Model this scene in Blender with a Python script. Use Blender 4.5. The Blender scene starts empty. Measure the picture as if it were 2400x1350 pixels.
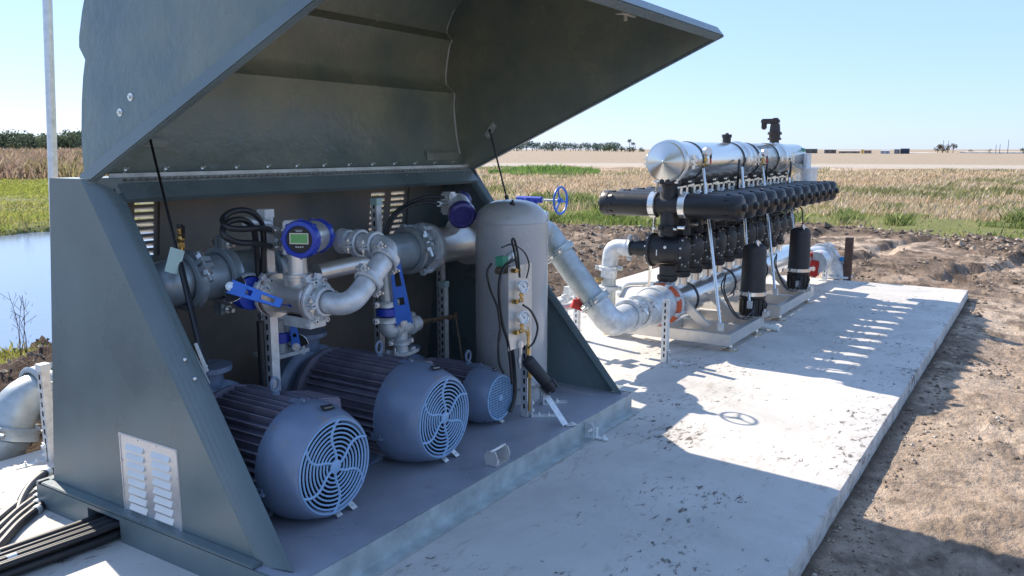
import bpy, bmesh, math, random
import numpy as np
from mathutils import Vector, Matrix
random.seed(7); rng = np.random.default_rng(11)
R = math.radians
S = bpy.context.scene
COL = S.collection
V = Vector
# ------------------------------------------------------------ camera, sky, sun, exposure
FPX = 1950.0
PITCH = math.atan(325 / FPX); AZ = math.atan(1280 / math.hypot(FPX, 325))
CAM = V((0, 0, 1.65))
FWD = V((math.cos(AZ) * math.cos(PITCH), math.sin(AZ) * math.cos(PITCH), -math.sin(PITCH)))
RGT = V((math.sin(AZ), -math.cos(AZ), 0)); UPV = RGT.cross(FWD)
cd = bpy.data.cameras.new('camera'); cam = bpy.data.objects.new('camera', cd); COL.objects.link(cam)
cd.sensor_width = 36; cd.lens = FPX / 2400 * 36; cd.clip_end = 20000; cd.clip_start = 0.05
m = Matrix((RGT, UPV, -FWD)).transposed().to_4x4(); m.translation = CAM; cam.matrix_world = m
S.camera = cam
SUN = V((0.34, 1.20, 1.0)).normalized()          # towards the sun
W = bpy.data.worlds.new('World'); S.world = W; W.use_nodes = True
nt = W.node_tree; bg = nt.nodes['Background']
sky = nt.nodes.new('ShaderNodeTexSky'); sky.sky_type = 'NISHITA'; sky.sun_disc = False
sky.sun_elevation = math.asin(SUN.z); sky.sun_rotation = math.atan2(SUN.x, SUN.y)
sky.altitude = 0; sky.air_density = 1.0; sky.dust_density = 0.2; sky.ozone_density = 2.0
mxs = nt.nodes.new('ShaderNodeMix'); mxs.data_type = 'RGBA'; mxs.inputs[0].default_value = 0.82
nt.links.new(sky.outputs[0], mxs.inputs[6]); mxs.inputs[7].default_value = (1.05, 1.66, 2.95, 1)      # flat blue mixed in to tint and even out the sky light
nt.links.new(mxs.outputs[2], bg.inputs[0]); bg.inputs[1].default_value = 0.15
sl = bpy.data.lights.new('sun', 'SUN'); sl.energy = 3.6; sl.angle = R(0.5); sl.color = (1, 0.90, 0.76)
so = bpy.data.objects.new('sun', sl); COL.objects.link(so)
so.rotation_euler = SUN.to_track_quat('Z', 'Y').to_euler()
S.view_settings.view_transform = 'Standard'; S.view_settings.look = 'None'
S.view_settings.gamma = 1; S.view_settings.exposure = 1.25
S.cycles.max_bounces = 8; S.cycles.diffuse_bounces = 5; S.cycles.glossy_bounces = 4
S.cycles.sample_clamp_indirect = 6

# ------------------------------------------------------------ where a photo point lies on a known plane
def ray(u, v): return FWD * FPX + RGT * (u - 1200) - UPV * (v - 675)
def AY(u, v, y):
    d = ray(u, v); return CAM + d * (y / d.y)
def AX(u, v, x):
    d = ray(u, v); return CAM + d * (x / d.x)
def AZp(u, v, z):
    d = ray(u, v); return CAM + d * ((z - CAM.z) / d.z)

# ------------------------------------------------------------ materials
def mat(name, col, rough=0.5, metal=0.0, var=0.0, vscale=8.0, bump=0.0, bscale=40.0, col2=None, spots=None, coat=0.0, aniso=0, spec=0.5, rvar=0.0):
    mt = bpy.data.materials.new(name); mt.use_nodes = True
    n = mt.node_tree.nodes; l = mt.node_tree.links; b = n['Principled BSDF']
    b.inputs['Base Color'].default_value = (*col, 1); b.inputs['Roughness'].default_value = rough
    b.inputs['Metallic'].default_value = metal; b.inputs['Coat Weight'].default_value = coat
    b.inputs['Specular IOR Level'].default_value = spec
    tc = n.new('ShaderNodeTexCoord')
    def noise(sc, det=6, ro=0.6):
        t = n.new('ShaderNodeTexNoise'); t.inputs['Scale'].default_value = sc; t.inputs['Detail'].default_value = det
        t.inputs['Roughness'].default_value = ro; l.new(tc.outputs['Object'], t.inputs['Vector']); return t
    cs = None
    if var or col2:
        t = noise(vscale); r = n.new('ShaderNodeValToRGB'); l.new(t.outputs['Fac'], r.inputs[0])
        r.color_ramp.elements[0].position = 0.32; r.color_ramp.elements[1].position = 0.68
        c2 = col2 or tuple(min(1, c * (1 + var)) for c in col)
        r.color_ramp.elements[0].color = (*[c * (1 - var) for c in col], 1); r.color_ramp.elements[1].color = (*c2, 1)
        cs = r.outputs[0]
        if rvar:
            mr = n.new('ShaderNodeMapRange'); l.new(t.outputs['Fac'], mr.inputs[0])
            mr.inputs[1].default_value = .3; mr.inputs[2].default_value = .7
            mr.inputs[3].default_value = max(0, rough - rvar); mr.inputs[4].default_value = rough + rvar
            l.new(mr.outputs[0], b.inputs['Roughness'])
    if spots:   # (colour, scale, threshold, softness)
        sc_, ss, th, sf = spots
        t = noise(ss, 8, 0.7); r = n.new('ShaderNodeValToRGB'); l.new(t.outputs['Fac'], r.inputs[0])
        r.color_ramp.elements[0].position = th; r.color_ramp.elements[1].position = th + sf
        r.color_ramp.elements[0].color = (0, 0, 0, 1); r.color_ramp.elements[1].color = (1, 1, 1, 1)
        mx = n.new('ShaderNodeMix'); mx.data_type = 'RGBA'; l.new(r.outputs[0], mx.inputs[0])
        if cs: l.new(cs, mx.inputs[6])
        else: mx.inputs[6].default_value = (*col, 1)
        mx.inputs[7].default_value = (*sc_, 1); cs = mx.outputs[2]
    if cs: l.new(cs, b.inputs['Base Color'])
    if bump:
        t = noise(bscale, 5, 0.65); bp = n.new('ShaderNodeBump'); bp.inputs['Strength'].default_value = bump
        bp.inputs['Distance'].default_value = 0.03 if name == 'soil' else 0.01; l.new(t.outputs['Fac'], bp.inputs['Height']); l.new(bp.outputs[0], b.inputs['Normal'])
    return mt
M = {}
M['fibre'] = mat('dark_fibreglass', (0.135, 0.175, 0.18), 0.30, var=0.14, vscale=2.2, bump=0.10, bscale=160, spec=0.5, rvar=.08)
M['back'] = mat('haze_browned_fibreglass_back', (0.15, 0.18, 0.18), 0.38, var=0.3, vscale=1.1, bump=0.35, bscale=14, col2=(0.33, 0.25, 0.19), spots=((0.03, 0.035, 0.035), 26, 0.70, 0.03))  # brown second colour puts lens haze into the wall tone
M['fibrein'] = mat('fibreglass_inside', (0.155, 0.215, 0.205), 0.24, var=0.26, vscale=1.7, bump=0.55, bscale=9, col2=(0.25, 0.265, 0.20), spots=((0.02, 0.03, 0.03), 30, 0.68, 0.03), rvar=.1)
M['deck'] = mat('painted_deck', (0.30, 0.31, 0.355), 0.36, var=0.16, vscale=3, bump=0.05, bscale=90, spots=((0.16, 0.13, 0.10), 5, 0.6, 0.2), rvar=.1)
M['galv'] = mat('galvanised_steel', (0.74, 0.75, 0.75), 0.42, 0.5, var=0.16, vscale=30, bump=0.04, bscale=200, rvar=.1)
M['galvd'] = mat('dull_galvanised_casting', (0.60, 0.62, 0.63), 0.42, 0.35, var=0.20, vscale=18, bump=0.12, bscale=120, spots=((0.2, 0.2, 0.2), 22, 0.68, 0.05))
M['galvp'] = mat('weathered_galvanised_pipe', (0.46, 0.50, 0.50), 0.42, 0.5, var=0.22, vscale=9, bump=0.05, bscale=120, spots=((0.12, 0.09, 0.07), 14, 0.7, 0.02))
M['paintp'] = mat('grey_painted_pipe', (0.30, 0.35, 0.38), 0.34, 0.35, var=0.22, vscale=9)
M['ss'] = mat('polished_stainless', (0.80, 0.79, 0.76), 0.22, 0.85, var=0.06, vscale=5, bump=0.01, bscale=60, rvar=.03)
M['ssb'] = mat('brushed_stainless', (0.74, 0.70, 0.65), 0.36, 0.7, var=0.08, vscale=12, bump=0.02, bscale=80)
M['ssd'] = mat('spun_stainless', (0.72, 0.70, 0.66), 0.24, 1.0, var=0.05, vscale=8)
M['bolt'] = mat('zinc_bolt', (0.72, 0.72, 0.70), 0.3, 0.9)
M['black'] = mat('black_plastic', (0.014, 0.014, 0.016), 0.38, var=0.2, vscale=14, bump=0.03, bscale=150, rvar=.06)
M['blackm'] = mat('matt_black_plastic', (0.022, 0.021, 0.023), 0.5, var=0.25, vscale=12)
M['rubber'] = mat('black_rubber_hose', (0.018, 0.018, 0.020), 0.42, var=0.2, vscale=30)
M['motor'] = mat('blue_grey_motor_enamel', (0.165, 0.215, 0.31), 0.32, var=0.12, vscale=5, bump=0.05, bscale=90, coat=0.12, rvar=.07, spots=((0.24, 0.22, 0.22), 9, 0.60, 0.12))
M['fins'] = mat('shade_toned_motor_casting', (0.20, 0.185, 0.235), 0.5, var=0.2, vscale=10, bump=0.1, bscale=120)  # same enamel as the covers, with its shaded tone put into the colour
M['blue'] = mat('blue_enamel', (0.020, 0.055, 0.42), 0.32, var=0.12, vscale=10, coat=0.2)
M['blueh'] = mat('blue_lever_coating', (0.045, 0.17, 0.62), 0.4, var=0.12, vscale=14)
M['red'] = mat('red_enamel', (0.55, 0.03, 0.02), 0.4, var=0.15, vscale=12)
M['orange'] = mat('orange_gasket', (0.62, 0.11, 0.03), 0.6)
M['gasket'] = mat('rust_gasket', (0.30, 0.07, 0.03), 0.6)
M['brass'] = mat('brass', (0.55, 0.36, 0.13), 0.32, 0.9, var=0.2, vscale=30)
M['bronze'] = mat('old_bronze_fitting', (0.28, 0.2, 0.13), 0.45, 0.7, var=0.3, vscale=30)
M['white'] = mat('white_paint', (0.72, 0.73, 0.72), 0.45, var=0.06, vscale=8)
M['vent'] = mat('vent_aluminium', (0.62, 0.62, 0.62), 0.35, 0.6, var=0.05, vscale=10)
M['tank'] = mat('grey_tank_paint', (0.47, 0.47, 0.46), 0.26, var=0.07, vscale=2, coat=0.3, rvar=.05, spots=((0.34, 0.25, 0.19), 3.2, 0.66, 0.12))
M['screen'] = mat('lcd_screen', (0.16, 0.42, 0.14), 0.3)
M['glass'] = mat('gauge_face', (0.75, 0.77, 0.78), 0.25, coat=0.5)
M['dark'] = mat('dark_interior', (0.008, 0.008, 0.009), 0.7)
M['valgreen'] = mat('green_solenoid', (0.08, 0.36, 0.22), 0.45)
M['capg'] = mat('pale_green_cap', (0.42, 0.58, 0.54), 0.5)
M['rust'] = mat('rusty_steel', (0.10, 0.055, 0.04), 0.8, var=0.4, vscale=20)
M['pvc'] = mat('white_pvc', (0.74, 0.75, 0.70), 0.35)
M['purple'] = mat('navy_meter_cover', (0.055, 0.045, 0.20), 0.35, coat=0.2)
M['zincp'] = mat('zinc_plate_panel', (0.66, 0.64, 0.60), 0.4, 0.5, var=0.06, vscale=20)
M['bluef'] = mat('blue_fabric_tag', (0.02, 0.22, 0.5), 0.6)

# ------------------------------------------------------------ mesh builder
def basis(d):
    d = V(d).normalized(); a = V((0, 0, 1)) if abs(d.z) < 0.9 else V((0, 1, 0))
    x = a.cross(d).normalized(); y = d.cross(x); return x, y, d
LOC = {}
class G:
    def __init__(s): s.v = []; s.f = []; s.mats = []; s.mi = {}
    def merge(s, o, mt):   # pieces of another material inside the same part
        k = len(s.f); s.add(o.v, o.f); s.mats.append(mt)
        for i in range(k, len(s.f)): s.mi[i] = len(s.mats)
        return s
    def add(s, vs, fs):
        o = len(s.v); s.v += [tuple(p) for p in vs]; s.f += [tuple(i + o for i in f) for f in fs]; return s
    def hexa(s, c):   # eight corners: bottom 4, top 4
        return s.add(c, [(0, 3, 2, 1), (4, 5, 6, 7), (0, 1, 5, 4), (1, 2, 6, 5), (2, 3, 7, 6), (3, 0, 4, 7)])
    def box(s, lo, hi):
        (a, b, c), (d, e, f) = lo, hi
        return s.hexa([(a, b, c), (d, b, c), (d, e, c), (a, e, c), (a, b, f), (d, b, f), (d, e, f), (a, e, f)])
    def bar(s, p, q, w, h, up=(0, 0, 1)):   # a box from p to q, w across, h along up
        p, q = V(p), V(q); d = (q - p).normalized(); u = V(up); u = (u - d * u.dot(d))
        if u.length < 1e-5: u = basis(d)[0]
        u.normalize(); x = d.cross(u) * (w / 2); u = u * (h / 2)
        return s.hexa([p - x - u, p + x - u, q + x - u, q - x - u, p - x + u, p + x + u, q + x + u, q - x + u])
    def lathe(s, p, d, prof, n=24, caps=True, ph=0):
        x, y, d = basis(d); p = V(p); vs = []; fs = []
        for t, r in prof:
            for k in range(n):
                a = 2 * math.pi * k / n + ph; vs.append(p + d * t + (x * math.cos(a) + y * math.sin(a)) * r)
        for i in range(len(prof) - 1):
            for k in range(n):
                a, b = i * n + k, i * n + (k + 1) % n; fs.append((a, b, b + n, a + n))
        if caps: fs.append(tuple(range(n - 1, -1, -1))); fs.append(tuple((len(prof) - 1) * n + k for k in range(n)))
        return s.add(vs, fs)
    def cyl(s, p, q, r, n=16, r2=None):
        p, q = V(p), V(q); return s.lathe(p, q - p, [(0, r), ((q - p).length, r if r2 is None else r2)], n)
    def tube(s, pts, r, n=12, closed=False, flat=None):
        pts = [V(p) for p in pts]; N = len(pts); vs = []; fs = []; x = None
        for i in range(N):
            if closed: t = (pts[(i + 1) % N] - pts[i - 1]).normalized()
            else: t = (pts[min(i + 1, N - 1)] - pts[max(i - 1, 0)]).normalized()
            if x is None: x = basis(t)[0]
            x = (x - t * x.dot(t)).normalized(); y = t.cross(x)
            rr = r[i] if isinstance(r, (list, tuple)) else r
            for k in range(n):
                a = 2 * math.pi * k / n; vs.append(pts[i] + (x * math.cos(a) + y * math.sin(a)) * rr)
        for i in range(N if closed else N - 1):
            for k in range(n):
                a, b = i * n + k, i * n + (k + 1) % n; c, d = ((i + 1) % N) * n + k, ((i + 1) % N) * n + (k + 1) % n
                fs.append((a, b, d, c))
        if not closed: fs.append(tuple(range(n - 1, -1, -1))); fs.append(tuple((N - 1) * n + k for k in range(n)))
        return s.add(vs, fs)
    def prism(s, poly, off):   # planar polygon extruded by the vector off
        n = len(poly); off = V(off); vs = [V(p) for p in poly] + [V(p) + off for p in poly]
        fs = [tuple(range(n - 1, -1, -1)), tuple(range(n, 2 * n))] + [(k, (k + 1) % n, n + (k + 1) % n, n + k) for k in range(n)]
        return s.add(vs, fs)
    def hexnut(s, p, d, r, h): x, y, d = basis(d); return s.lathe(p, d, [(0, r), (h, r)], 6)
    def ball(s, c, r, n=12):
        pr = [(r * (1 - math.cos(math.pi * i / (n // 2))) - r, max(1e-4, r * math.sin(math.pi * i / (n // 2)))) for i in range(n // 2 + 1)]
        return s.lathe(c, (0, 0, 1), pr, n)
    def build(s, name, mt, parent=None, ang=35, bevel=0):
        me = bpy.data.meshes.new(name); off = LOC.get(parent.name, V((0, 0, 0))) if parent else V((0, 0, 0))
        me.from_pydata([(p[0] - off.x, p[1] - off.y, p[2] - off.z) for p in s.v], [], s.f)
        for i, q in s.mi.items(): me.polygons[i].material_index = q
        bm = bmesh.new(); bm.from_mesh(me); bmesh.ops.recalc_face_normals(bm, faces=bm.faces)
        if bevel:
            ed = [e for e in bm.edges if len(e.link_faces) == 2 and e.calc_face_angle(0) > R(40)]
            bmesh.ops.bevel(bm, geom=ed, offset=bevel, segments=2, affect='EDGES', clamp_overlap=True)
        bm.to_mesh(me); bm.free()
        me.polygons.foreach_set('use_smooth', [True] * len(me.polygons)); me.set_sharp_from_angle(angle=R(ang))
        for q in [mt] + s.mats: me.materials.append(M[q] if isinstance(q, str) else q)
        o = bpy.data.objects.new(name, me); COL.objects.link(o)
        if parent: o.parent = parent; LOC[o.name] = off
        return o
def tag(o, label=None, cat=None, group=None, kind=None):
    for k, x in (('label', label), ('category', cat), ('group', group), ('kind', kind)):
        if x: o[k] = x
    return o
def thing(name, label, cat, loc=(0, 0, 0), group=None):
    o = bpy.data.objects.new(name, None); COL.objects.link(o); o.location = loc; o.empty_display_size = 0.1
    LOC[o.name] = V(loc); return tag(o, label, cat, group)
def copy_tree(o, parent=None, shift=None):
    c = o.copy(); COL.objects.link(c)
    if parent: c.parent = parent
    if shift is not None: c.location = V(o.location) + V(shift)
    for ch in list(o.children): copy_tree(ch, c)
    return c
def fillet(pts, rad, k=7):
    pts = [V(p) for p in pts]; out = [pts[0]]
    for i in range(1, len(pts) - 1):
        a, b, c = pts[i - 1], pts[i], pts[i + 1]; u = (a - b).normalized(); w = (c - b).normalized()
        ang = math.acos(max(-1, min(1, u.dot(w))))
        rr = rad[i - 1] if isinstance(rad, list) else rad
        t = min(rr / math.tan(ang / 2), (a - b).length * .49, (c - b).length * .49)
        p0, p1 = b + u * t, b + w * t
        for j in range(k + 1):
            f = j / k; out.append(p0.lerp(b, f).lerp(b.lerp(p1, f), f))
    out.append(pts[-1]); return out
def smooth(pts, k=8):   # Catmull-Rom
    pts = [V(p) for p in pts]; P = [pts[0] * 2 - pts[1]] + pts + [pts[-1] * 2 - pts[-2]]; out = []
    for i in range(1, len(P) - 2):
        for j in range(k):
            t = j / k; a, b, c, d = P[i - 1:i + 3]
            out.append(0.5 * ((2 * b) + (c - a) * t + (2 * a - 5 * b + 4 * c - d) * t * t + (3 * b - a - 3 * c + d) * t ** 3))
    out.append(pts[-1]); return out
def coupling(par, c, d, r, e=(0, 0, 1), w=None, mt='galvd'):   # grooved pipe clamp: ring, two ears, two bolts
    c = V(c); d = V(d).normalized(); w = w or r * 0.68; g = G()
    g.lathe(c - d * w / 2, d, [(0, r * 1.02), (0, r * 1.18), (w * .10, r * 1.27), (w * .3, r * 1.23), (w * .7, r * 1.23), (w * .9, r * 1.27), (w, r * 1.18), (w, r * 1.02)], 28, caps=False)
    e = V(e); e = (e - d * e.dot(d)).normalized(); f = d.cross(e); bs = []
    for s in (-1, 1):
        for q in (-1, 1):
            a = c + e * s * r * 1.12 + f * q * r * 0.17; b = c + e * s * r * 1.72 + f * q * r * 0.15
            g.bar(a, b, w * .85, r * .20, up=f)
            g.bar(a - e * s * r * .15 + f * q * r * .22, b - e * s * r * .25 + f * q * r * .02, w * .3, r * .14, up=f)
        bc = c + e * s * r * 1.46; h = G()
        h.cyl(bc - f * r * .60, bc + f * r * .78, r * .10, 8)
        h.hexnut(bc - f * r * .46, f, r * .20, r * .18); h.hexnut(bc + f * r * .27, f, r * .20, r * .2)
        bs.append(h)
    o = g.build('coupling', mt, par, bevel=0)
    for h in bs: h.build('bolt', 'bolt', o)
    return o
def flange(par, c, d, r, t, nb, pc, br=0.011, mt='galvd', name='flange', bore=None):
    g = G(); c = V(c); d = V(d).normalized()
    g.lathe(c, d, [(0, r * .97), (t * .1, r), (t * .9, r), (t, r * .97)], 40)
    x, y, _ = basis(d)
    for k in range(nb):
        a = 2 * math.pi * (k + .5) / nb; p = c + (x * math.cos(a) + y * math.sin(a)) * pc
        g.hexnut(p - d * br * .9, d, br, t + br * 1.8); g.cyl(p - d * br * 1.8, p + d * (t + br * 1.8), br * .5, 6)
    return g.build(name, mt, par)
def strut(par, x, y, z0, z1, w=.041, face='y', cap=None, name='channel'):   # slotted U-channel upright
    g = G(); t = .003; h = w / 2
    if face == 'y':
        g.box((x - h, y - h, z0), (x + h, y - h + t, z1)); g.box((x - h, y - h + t, z0), (x - h + t, y + h, z1)); g.box((x + h - t, y - h + t, z0), (x + h, y + h, z1))
        g.box((x - h, y + h, z0), (x - h + .010, y + h + t, z1)); g.box((x + h - .010, y + h, z0), (x + h, y + h + t, z1))
    else:
        g.box((x + h - t, y - h, z0), (x + h, y + h, z1)); g.box((x - h, y - h, z0), (x + h - t, y - h + t, z1)); g.box((x - h, y + h - t, z0), (x + h - t, y + h, z1))
        g.box((x - h - t, y - h, z0), (x - h, y - h + .010, z1)); g.box((x - h - t, y + h - .010, z0), (x - h, y + h, z1))
    s = G(); z = z0 + .05
    while z < z1 - .05:
        s.box((x - h - .0012, y - .006, z), (x - h - .0002, y + .006, z + .028)); z += .05  # slots are near-black boxes, the shade inside the holes put into colour
    g.merge(s, 'dark').build(name, 'galv', par)
    if cap:
        c = G(); c.box((x - h - .005, y - h - .006, z1 - .035), (x + h + .005, y + h + .005, z1 + .004)); c.build('end_cap', cap, par, bevel=.002)
def footing(par, x, y, z, dx=.0, dy=-1, L=.13):   # L bracket with two bolts at the foot of an upright
    g = G(); w = .04; d = V((dx, dy, 0)).normalized(); p = V((x, y, z)) + d * .024
    g.bar(p + V((0, 0, .003)), p + d * L + V((0, 0, .003)), w, .006)
    g.bar(p + d * .003 + V((0, 0, .006)), p + d * .003 + V((0, 0, .10)), w, .006, up=d)
    for t in (.045, .1): g.hexnut(p + d * t + V((0, 0, .006)), (0, 0, 1), .009, .008); g.cyl(p + d * t, p + d * t + V((0, 0, .025)), .005, 8)
    for t in (.035, .08): g.hexnut(p + d * .006 + V((0, 0, t)), d, .011, .01)
    return g.build('foot_bracket', 'galv', par, bevel=0)

# ============================================================ SETTING
def hsh(i, j, s):
    n = (i * 374761393 + j * 668265263 + s * 1274126177) & 0xffffffff
    n = ((n ^ (n >> 13)) * 1274126177) & 0xffffffff
    return ((n ^ (n >> 16)) & 0xffff) / 65535.0
def vnoise(x, y, s=0):
    xi = np.floor(x).astype(np.int64); yi = np.floor(y).astype(np.int64); fx = x - xi; fy = y - yi
    fx = fx * fx * (3 - 2 * fx); fy = fy * fy * (3 - 2 * fy)
    a = hsh(xi, yi, s); b = hsh(xi + 1, yi, s); c = hsh(xi, yi + 1, s); d = hsh(xi + 1, yi + 1, s)
    return (a + (b - a) * fx) * (1 - fy) + (c + (d - c) * fx) * fy - 0.5
def fbm(x, y, s=0, o=5, g=0.5):
    t = 0; am = 1.0
    for k in range(o): t = t + am * vnoise(x * 2 ** k, y * 2 ** k, s + k * 17); am *= g
    return t
def sstep(a, b, x):
    t = np.clip((x - a) / (b - a), 0, 1); return t * t * (3 - 2 * t)
def zones(x, y):
    r = np.hypot(x, y); az = np.degrees(np.arctan2(y, x)); n = fbm(x * .18, y * .18, 3) ; n2 = fbm(x * .7, y * .7, 9)
    edge = 23 + 4 * n + 1.5 * n2 + 3 * np.clip((az - 25) / 20, -1, 1)      # where the bare dirt ends
    green = sstep(-1, 1, r - edge) * (1 - sstep(34 + 8 * n, 42 + 8 * n, r))
    left = sstep(55, 58, az)
    gl = sstep(21.5 + n, 22.6 + n, r) * (1 - sstep(60, 72, r))              # bright bank beyond the pond
    green = green * (1 - left) + gl * left
    reed = sstep(32 + 10 * n, 40 + 10 * n, r) * (1 - sstep(80 + 8 * n, 86 + 8 * n, r))
    reedl = sstep(60 + 4 * n, 70 + 4 * n, r) * (1 - sstep(180, 200, r))
    reed = reed * (1 - left) + reedl * left
    pond = (1 - sstep(-.6, .5, (np.hypot((x - 5.2) / 11.5, (y - 16.0) / 6.9) - 1) * 6 + .8 * n2)) * sstep(49, 52, az)
    mud = sstep(50, 54, az) * (1 - sstep(9.5, 11, r)) + (1 - left) * sstep(4.2, 5, y) * (1 - sstep(20, 23, r)) * .55
    mud = np.clip(mud + (1 - left) * sstep(-.04, .12, fbm(x * .22 + 4, y * .22, 21, 3)) * .75 * sstep(11.3, 13, x) * (1 - green), 0, 1)
    return r, az, n, n2, green, reed, pond, mud, left
PX0, PX1, PY0, PY1 = 0.3, 11.15, 0.75, 4.62
def ground_h(x, y):
    r, az, n, n2, green, reed, pond, mud, left = zones(x, y)
    h = -0.125 + 0 * x
    near = 1 - sstep(30, 60, r)
    dirt = (1 - green) * (1 - reed) * near
    h = h - .20 * sstep(12, 26, r) + .35 * sstep(90, 150, r) + 0.10 * fbm(x * .35, y * .35, 5, 4) * near
    side = sstep(-6, .75, y) * (1 - sstep(3.2, 5, x))
    h = h + dirt * (.034 * fbm(x * 1.8, y * 1.8, 2, 4, .55) + .022 * np.abs(fbm(x * 7, y * 7, 8, 4, .65)) + .014 * np.clip(fbm(x * 24, y * 24, 6, 3, .6), 0, 1) + .035 * np.clip(fbm(x * 3.1, y * 3.1, 33, 5, .7) - .15, 0, 1))
    rough = np.clip(mud + .5 * sstep(.05, .2, fbm(x * .5 + 9, y * .5, 31, 3)) * (x > 4.5), 0, 1) * dirt
    h = h + rough * (.16 * np.abs(fbm(x * 1.1, y * 1.1, 12, 4, .6)) + .10 * np.clip(fbm(x * 5, y * 5, 14, 4, .7), -.1, 1) + .05 * np.clip(fbm(x * 18, y * 18, 15, 3), -.1, 1))
    tr = np.abs(((y - 2.0) + .12 * (x - 12) + .5 * n2) % 2.1 - 1.05)          # wheel ruts beyond the slab
    h = h - .12 * (1 - sstep(.1, .3, tr)) * sstep(12, 13.5, x) * (1 - sstep(19, 22, x)) * dirt * (y > -12)
    ridge = np.exp(-((np.hypot(x, y) - (7.5 + .3 * n2)) / .4) ** 2) * sstep(51, 55, az)
    h = h + .06 * ridge - .36 * sstep(7.2, 9.6, r) * sstep(51, 55, az) * (1 - sstep(20, 22, r)) + pond * -1.0
    h = h + green * (.06 * fbm(x * 1.5, y * 1.5, 41, 4)) + reed * .25 * fbm(x * .25, y * .25, 44, 4)
    h = h + .9 * left * sstep(90, 260, r) + 1.0 * sstep(200, 330, r) * (1 - left) * (.6 + .4 * vnoise(az * .35, r * 0, 5))
    dpad = -np.minimum(np.minimum(x - PX0, PX1 - x), np.minimum(y - PY0, PY1 - y)); flat = (1 - sstep(.08, .55, dpad)) * (x < 11.6)
    h = h * (1 - flat * .92) + (-.105 + .012 * fbm(x * 6, y * 6, 77, 4)) * flat * .92
    return h - .25 * (sstep(.01, .08, np.minimum(np.minimum(x - PX0, PX1 - x), np.minimum(y - PY0, PY1 - y))))
def poly_obj(name, me):
    o = bpy.data.objects.new(name, me); COL.objects.link(o); return o
def build_ground():
    az = np.concatenate([np.arange(-180, -8, 3.0), np.arange(-8, 72, 0.14), np.arange(72, 180, 3.0)])
    rr = [0.02, .5]; r = 1.2
    while r < 45: rr.append(r); r *= 1.0085
    while r < 400: rr.append(r); r *= 1.03
    while r < 12000: rr.append(r); r *= 1.25
    rr = np.array(rr); A, Rr = np.meshgrid(np.radians(az), rr); x = Rr * np.cos(A); y = Rr * np.sin(A)
    z = ground_h(x, y); na, nr = len(az), len(rr)
    co = np.stack([x, y, z], -1).reshape(-1, 3)
    i, j = np.meshgrid(np.arange(nr - 1), np.arange(na), indexing='ij'); j2 = (j + 1) % na
    q = np.stack([i * na + j, (i + 1) * na + j, (i + 1) * na + j2, i * na + j2], -1).reshape(-1, 4)
    me = bpy.data.meshes.new('ground'); me.vertices.add(len(co)); me.vertices.foreach_set('co', co.ravel())
    me.loops.add(len(q) * 4); me.loops.foreach_set('vertex_index', q.ravel())
    me.polygons.add(len(q)); me.polygons.foreach_set('loop_start', np.arange(len(q)) * 4)
    me.update(calc_edges=True)
    me.polygons.foreach_set('use_smooth', [True] * len(q))
    rz, azd, n, n2, green, reed, pond, mud, left = zones(x, y)
    # soil, grass and reed-bed colours by where the ground cover changes
    sand = np.array([.48, .375, .285]); brown = np.array([.085, .06, .046]); grn = np.array([.15, .155, .06]); dry = np.array([.38, .28, .18])
    far = np.array([.34, .275, .205]); wet = np.array([.13, .10, .08])
    c = np.ones(x.shape + (3,)) * sand
    def mixin(c, col, w): return c + (col - c) * np.clip(w, 0, 1)[..., None]
    c = mixin(c, np.array([.23, .165, .12]), sstep(-.15, .30, fbm(x * .6, y * .6, 51, 5)) * (.45 + .45 * sstep(6, 14, rz)))
    c = mixin(c, wet, sstep(.08, .28, fbm(x * 2.2, y * 2.2, 52, 5, .65)) * .8 * (rz < 40) * (.25 + .75 * sstep(5, 13, rz)))
    c = mixin(c, np.array([.07, .052, .04]), sstep(.16, .30, fbm(x * 3.1, y * 3.1, 33, 5, .7)) * .75 * (rz < 30) * (.5 + .5 * sstep(5, 12, rz)))
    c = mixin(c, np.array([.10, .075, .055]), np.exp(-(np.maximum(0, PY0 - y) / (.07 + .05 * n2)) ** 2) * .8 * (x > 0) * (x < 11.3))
    c = mixin(c, np.array([.13, .10, .075]), sstep(.25, .5, fbm(x * 11, y * 11, 53, 3)) * .6 * (rz < 14))
    c = mixin(c, brown, mud * (1 - .35 * sstep(0, .3, fbm(x * 1.5, y * 1.5, 54, 3))))
    c = mixin(c, far, sstep(90, 110, rz))
    c = mixin(c, np.array([.46, .41, .35]), sstep(97, 100, rz) * (1 - sstep(112, 118, rz)) * .8)
    c = mixin(c, grn * 1.2, green); c = mixin(c, dry, reed)
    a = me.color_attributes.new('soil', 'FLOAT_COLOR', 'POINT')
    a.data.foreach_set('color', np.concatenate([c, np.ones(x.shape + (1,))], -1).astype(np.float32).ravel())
    o = poly_obj('ground', me); o['kind'] = 'structure'
    mt = mat('soil', (.3, .24, .18), 0.95, bump=1.0, bscale=28, spec=.1); nn = mt.node_tree.nodes; ll = mt.node_tree.links
    at = nn.new('ShaderNodeVertexColor'); at.layer_name = 'soil'
    t = nn.new('ShaderNodeTexNoise'); t.inputs['Scale'].default_value = 9; t.inputs['Detail'].default_value = 10; t.inputs['Roughness'].default_value = .75
    tc = [k for k in nn if k.type == 'TEX_COORD'][0]; ll.new(tc.outputs['Object'], t.inputs['Vector'])
    mr = nn.new('ShaderNodeMapRange'); mr.inputs[1].default_value = .3; mr.inputs[2].default_value = .7; mr.inputs[3].default_value = .58; mr.inputs[4].default_value = 1.32
    ll.new(t.outputs['Fac'], mr.inputs[0])
    mx = nn.new('ShaderNodeVectorMath'); mx.operation = 'SCALE'; ll.new(at.outputs[0], mx.inputs[0]); ll.new(mr.outputs[0], mx.inputs['Scale'])
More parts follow.
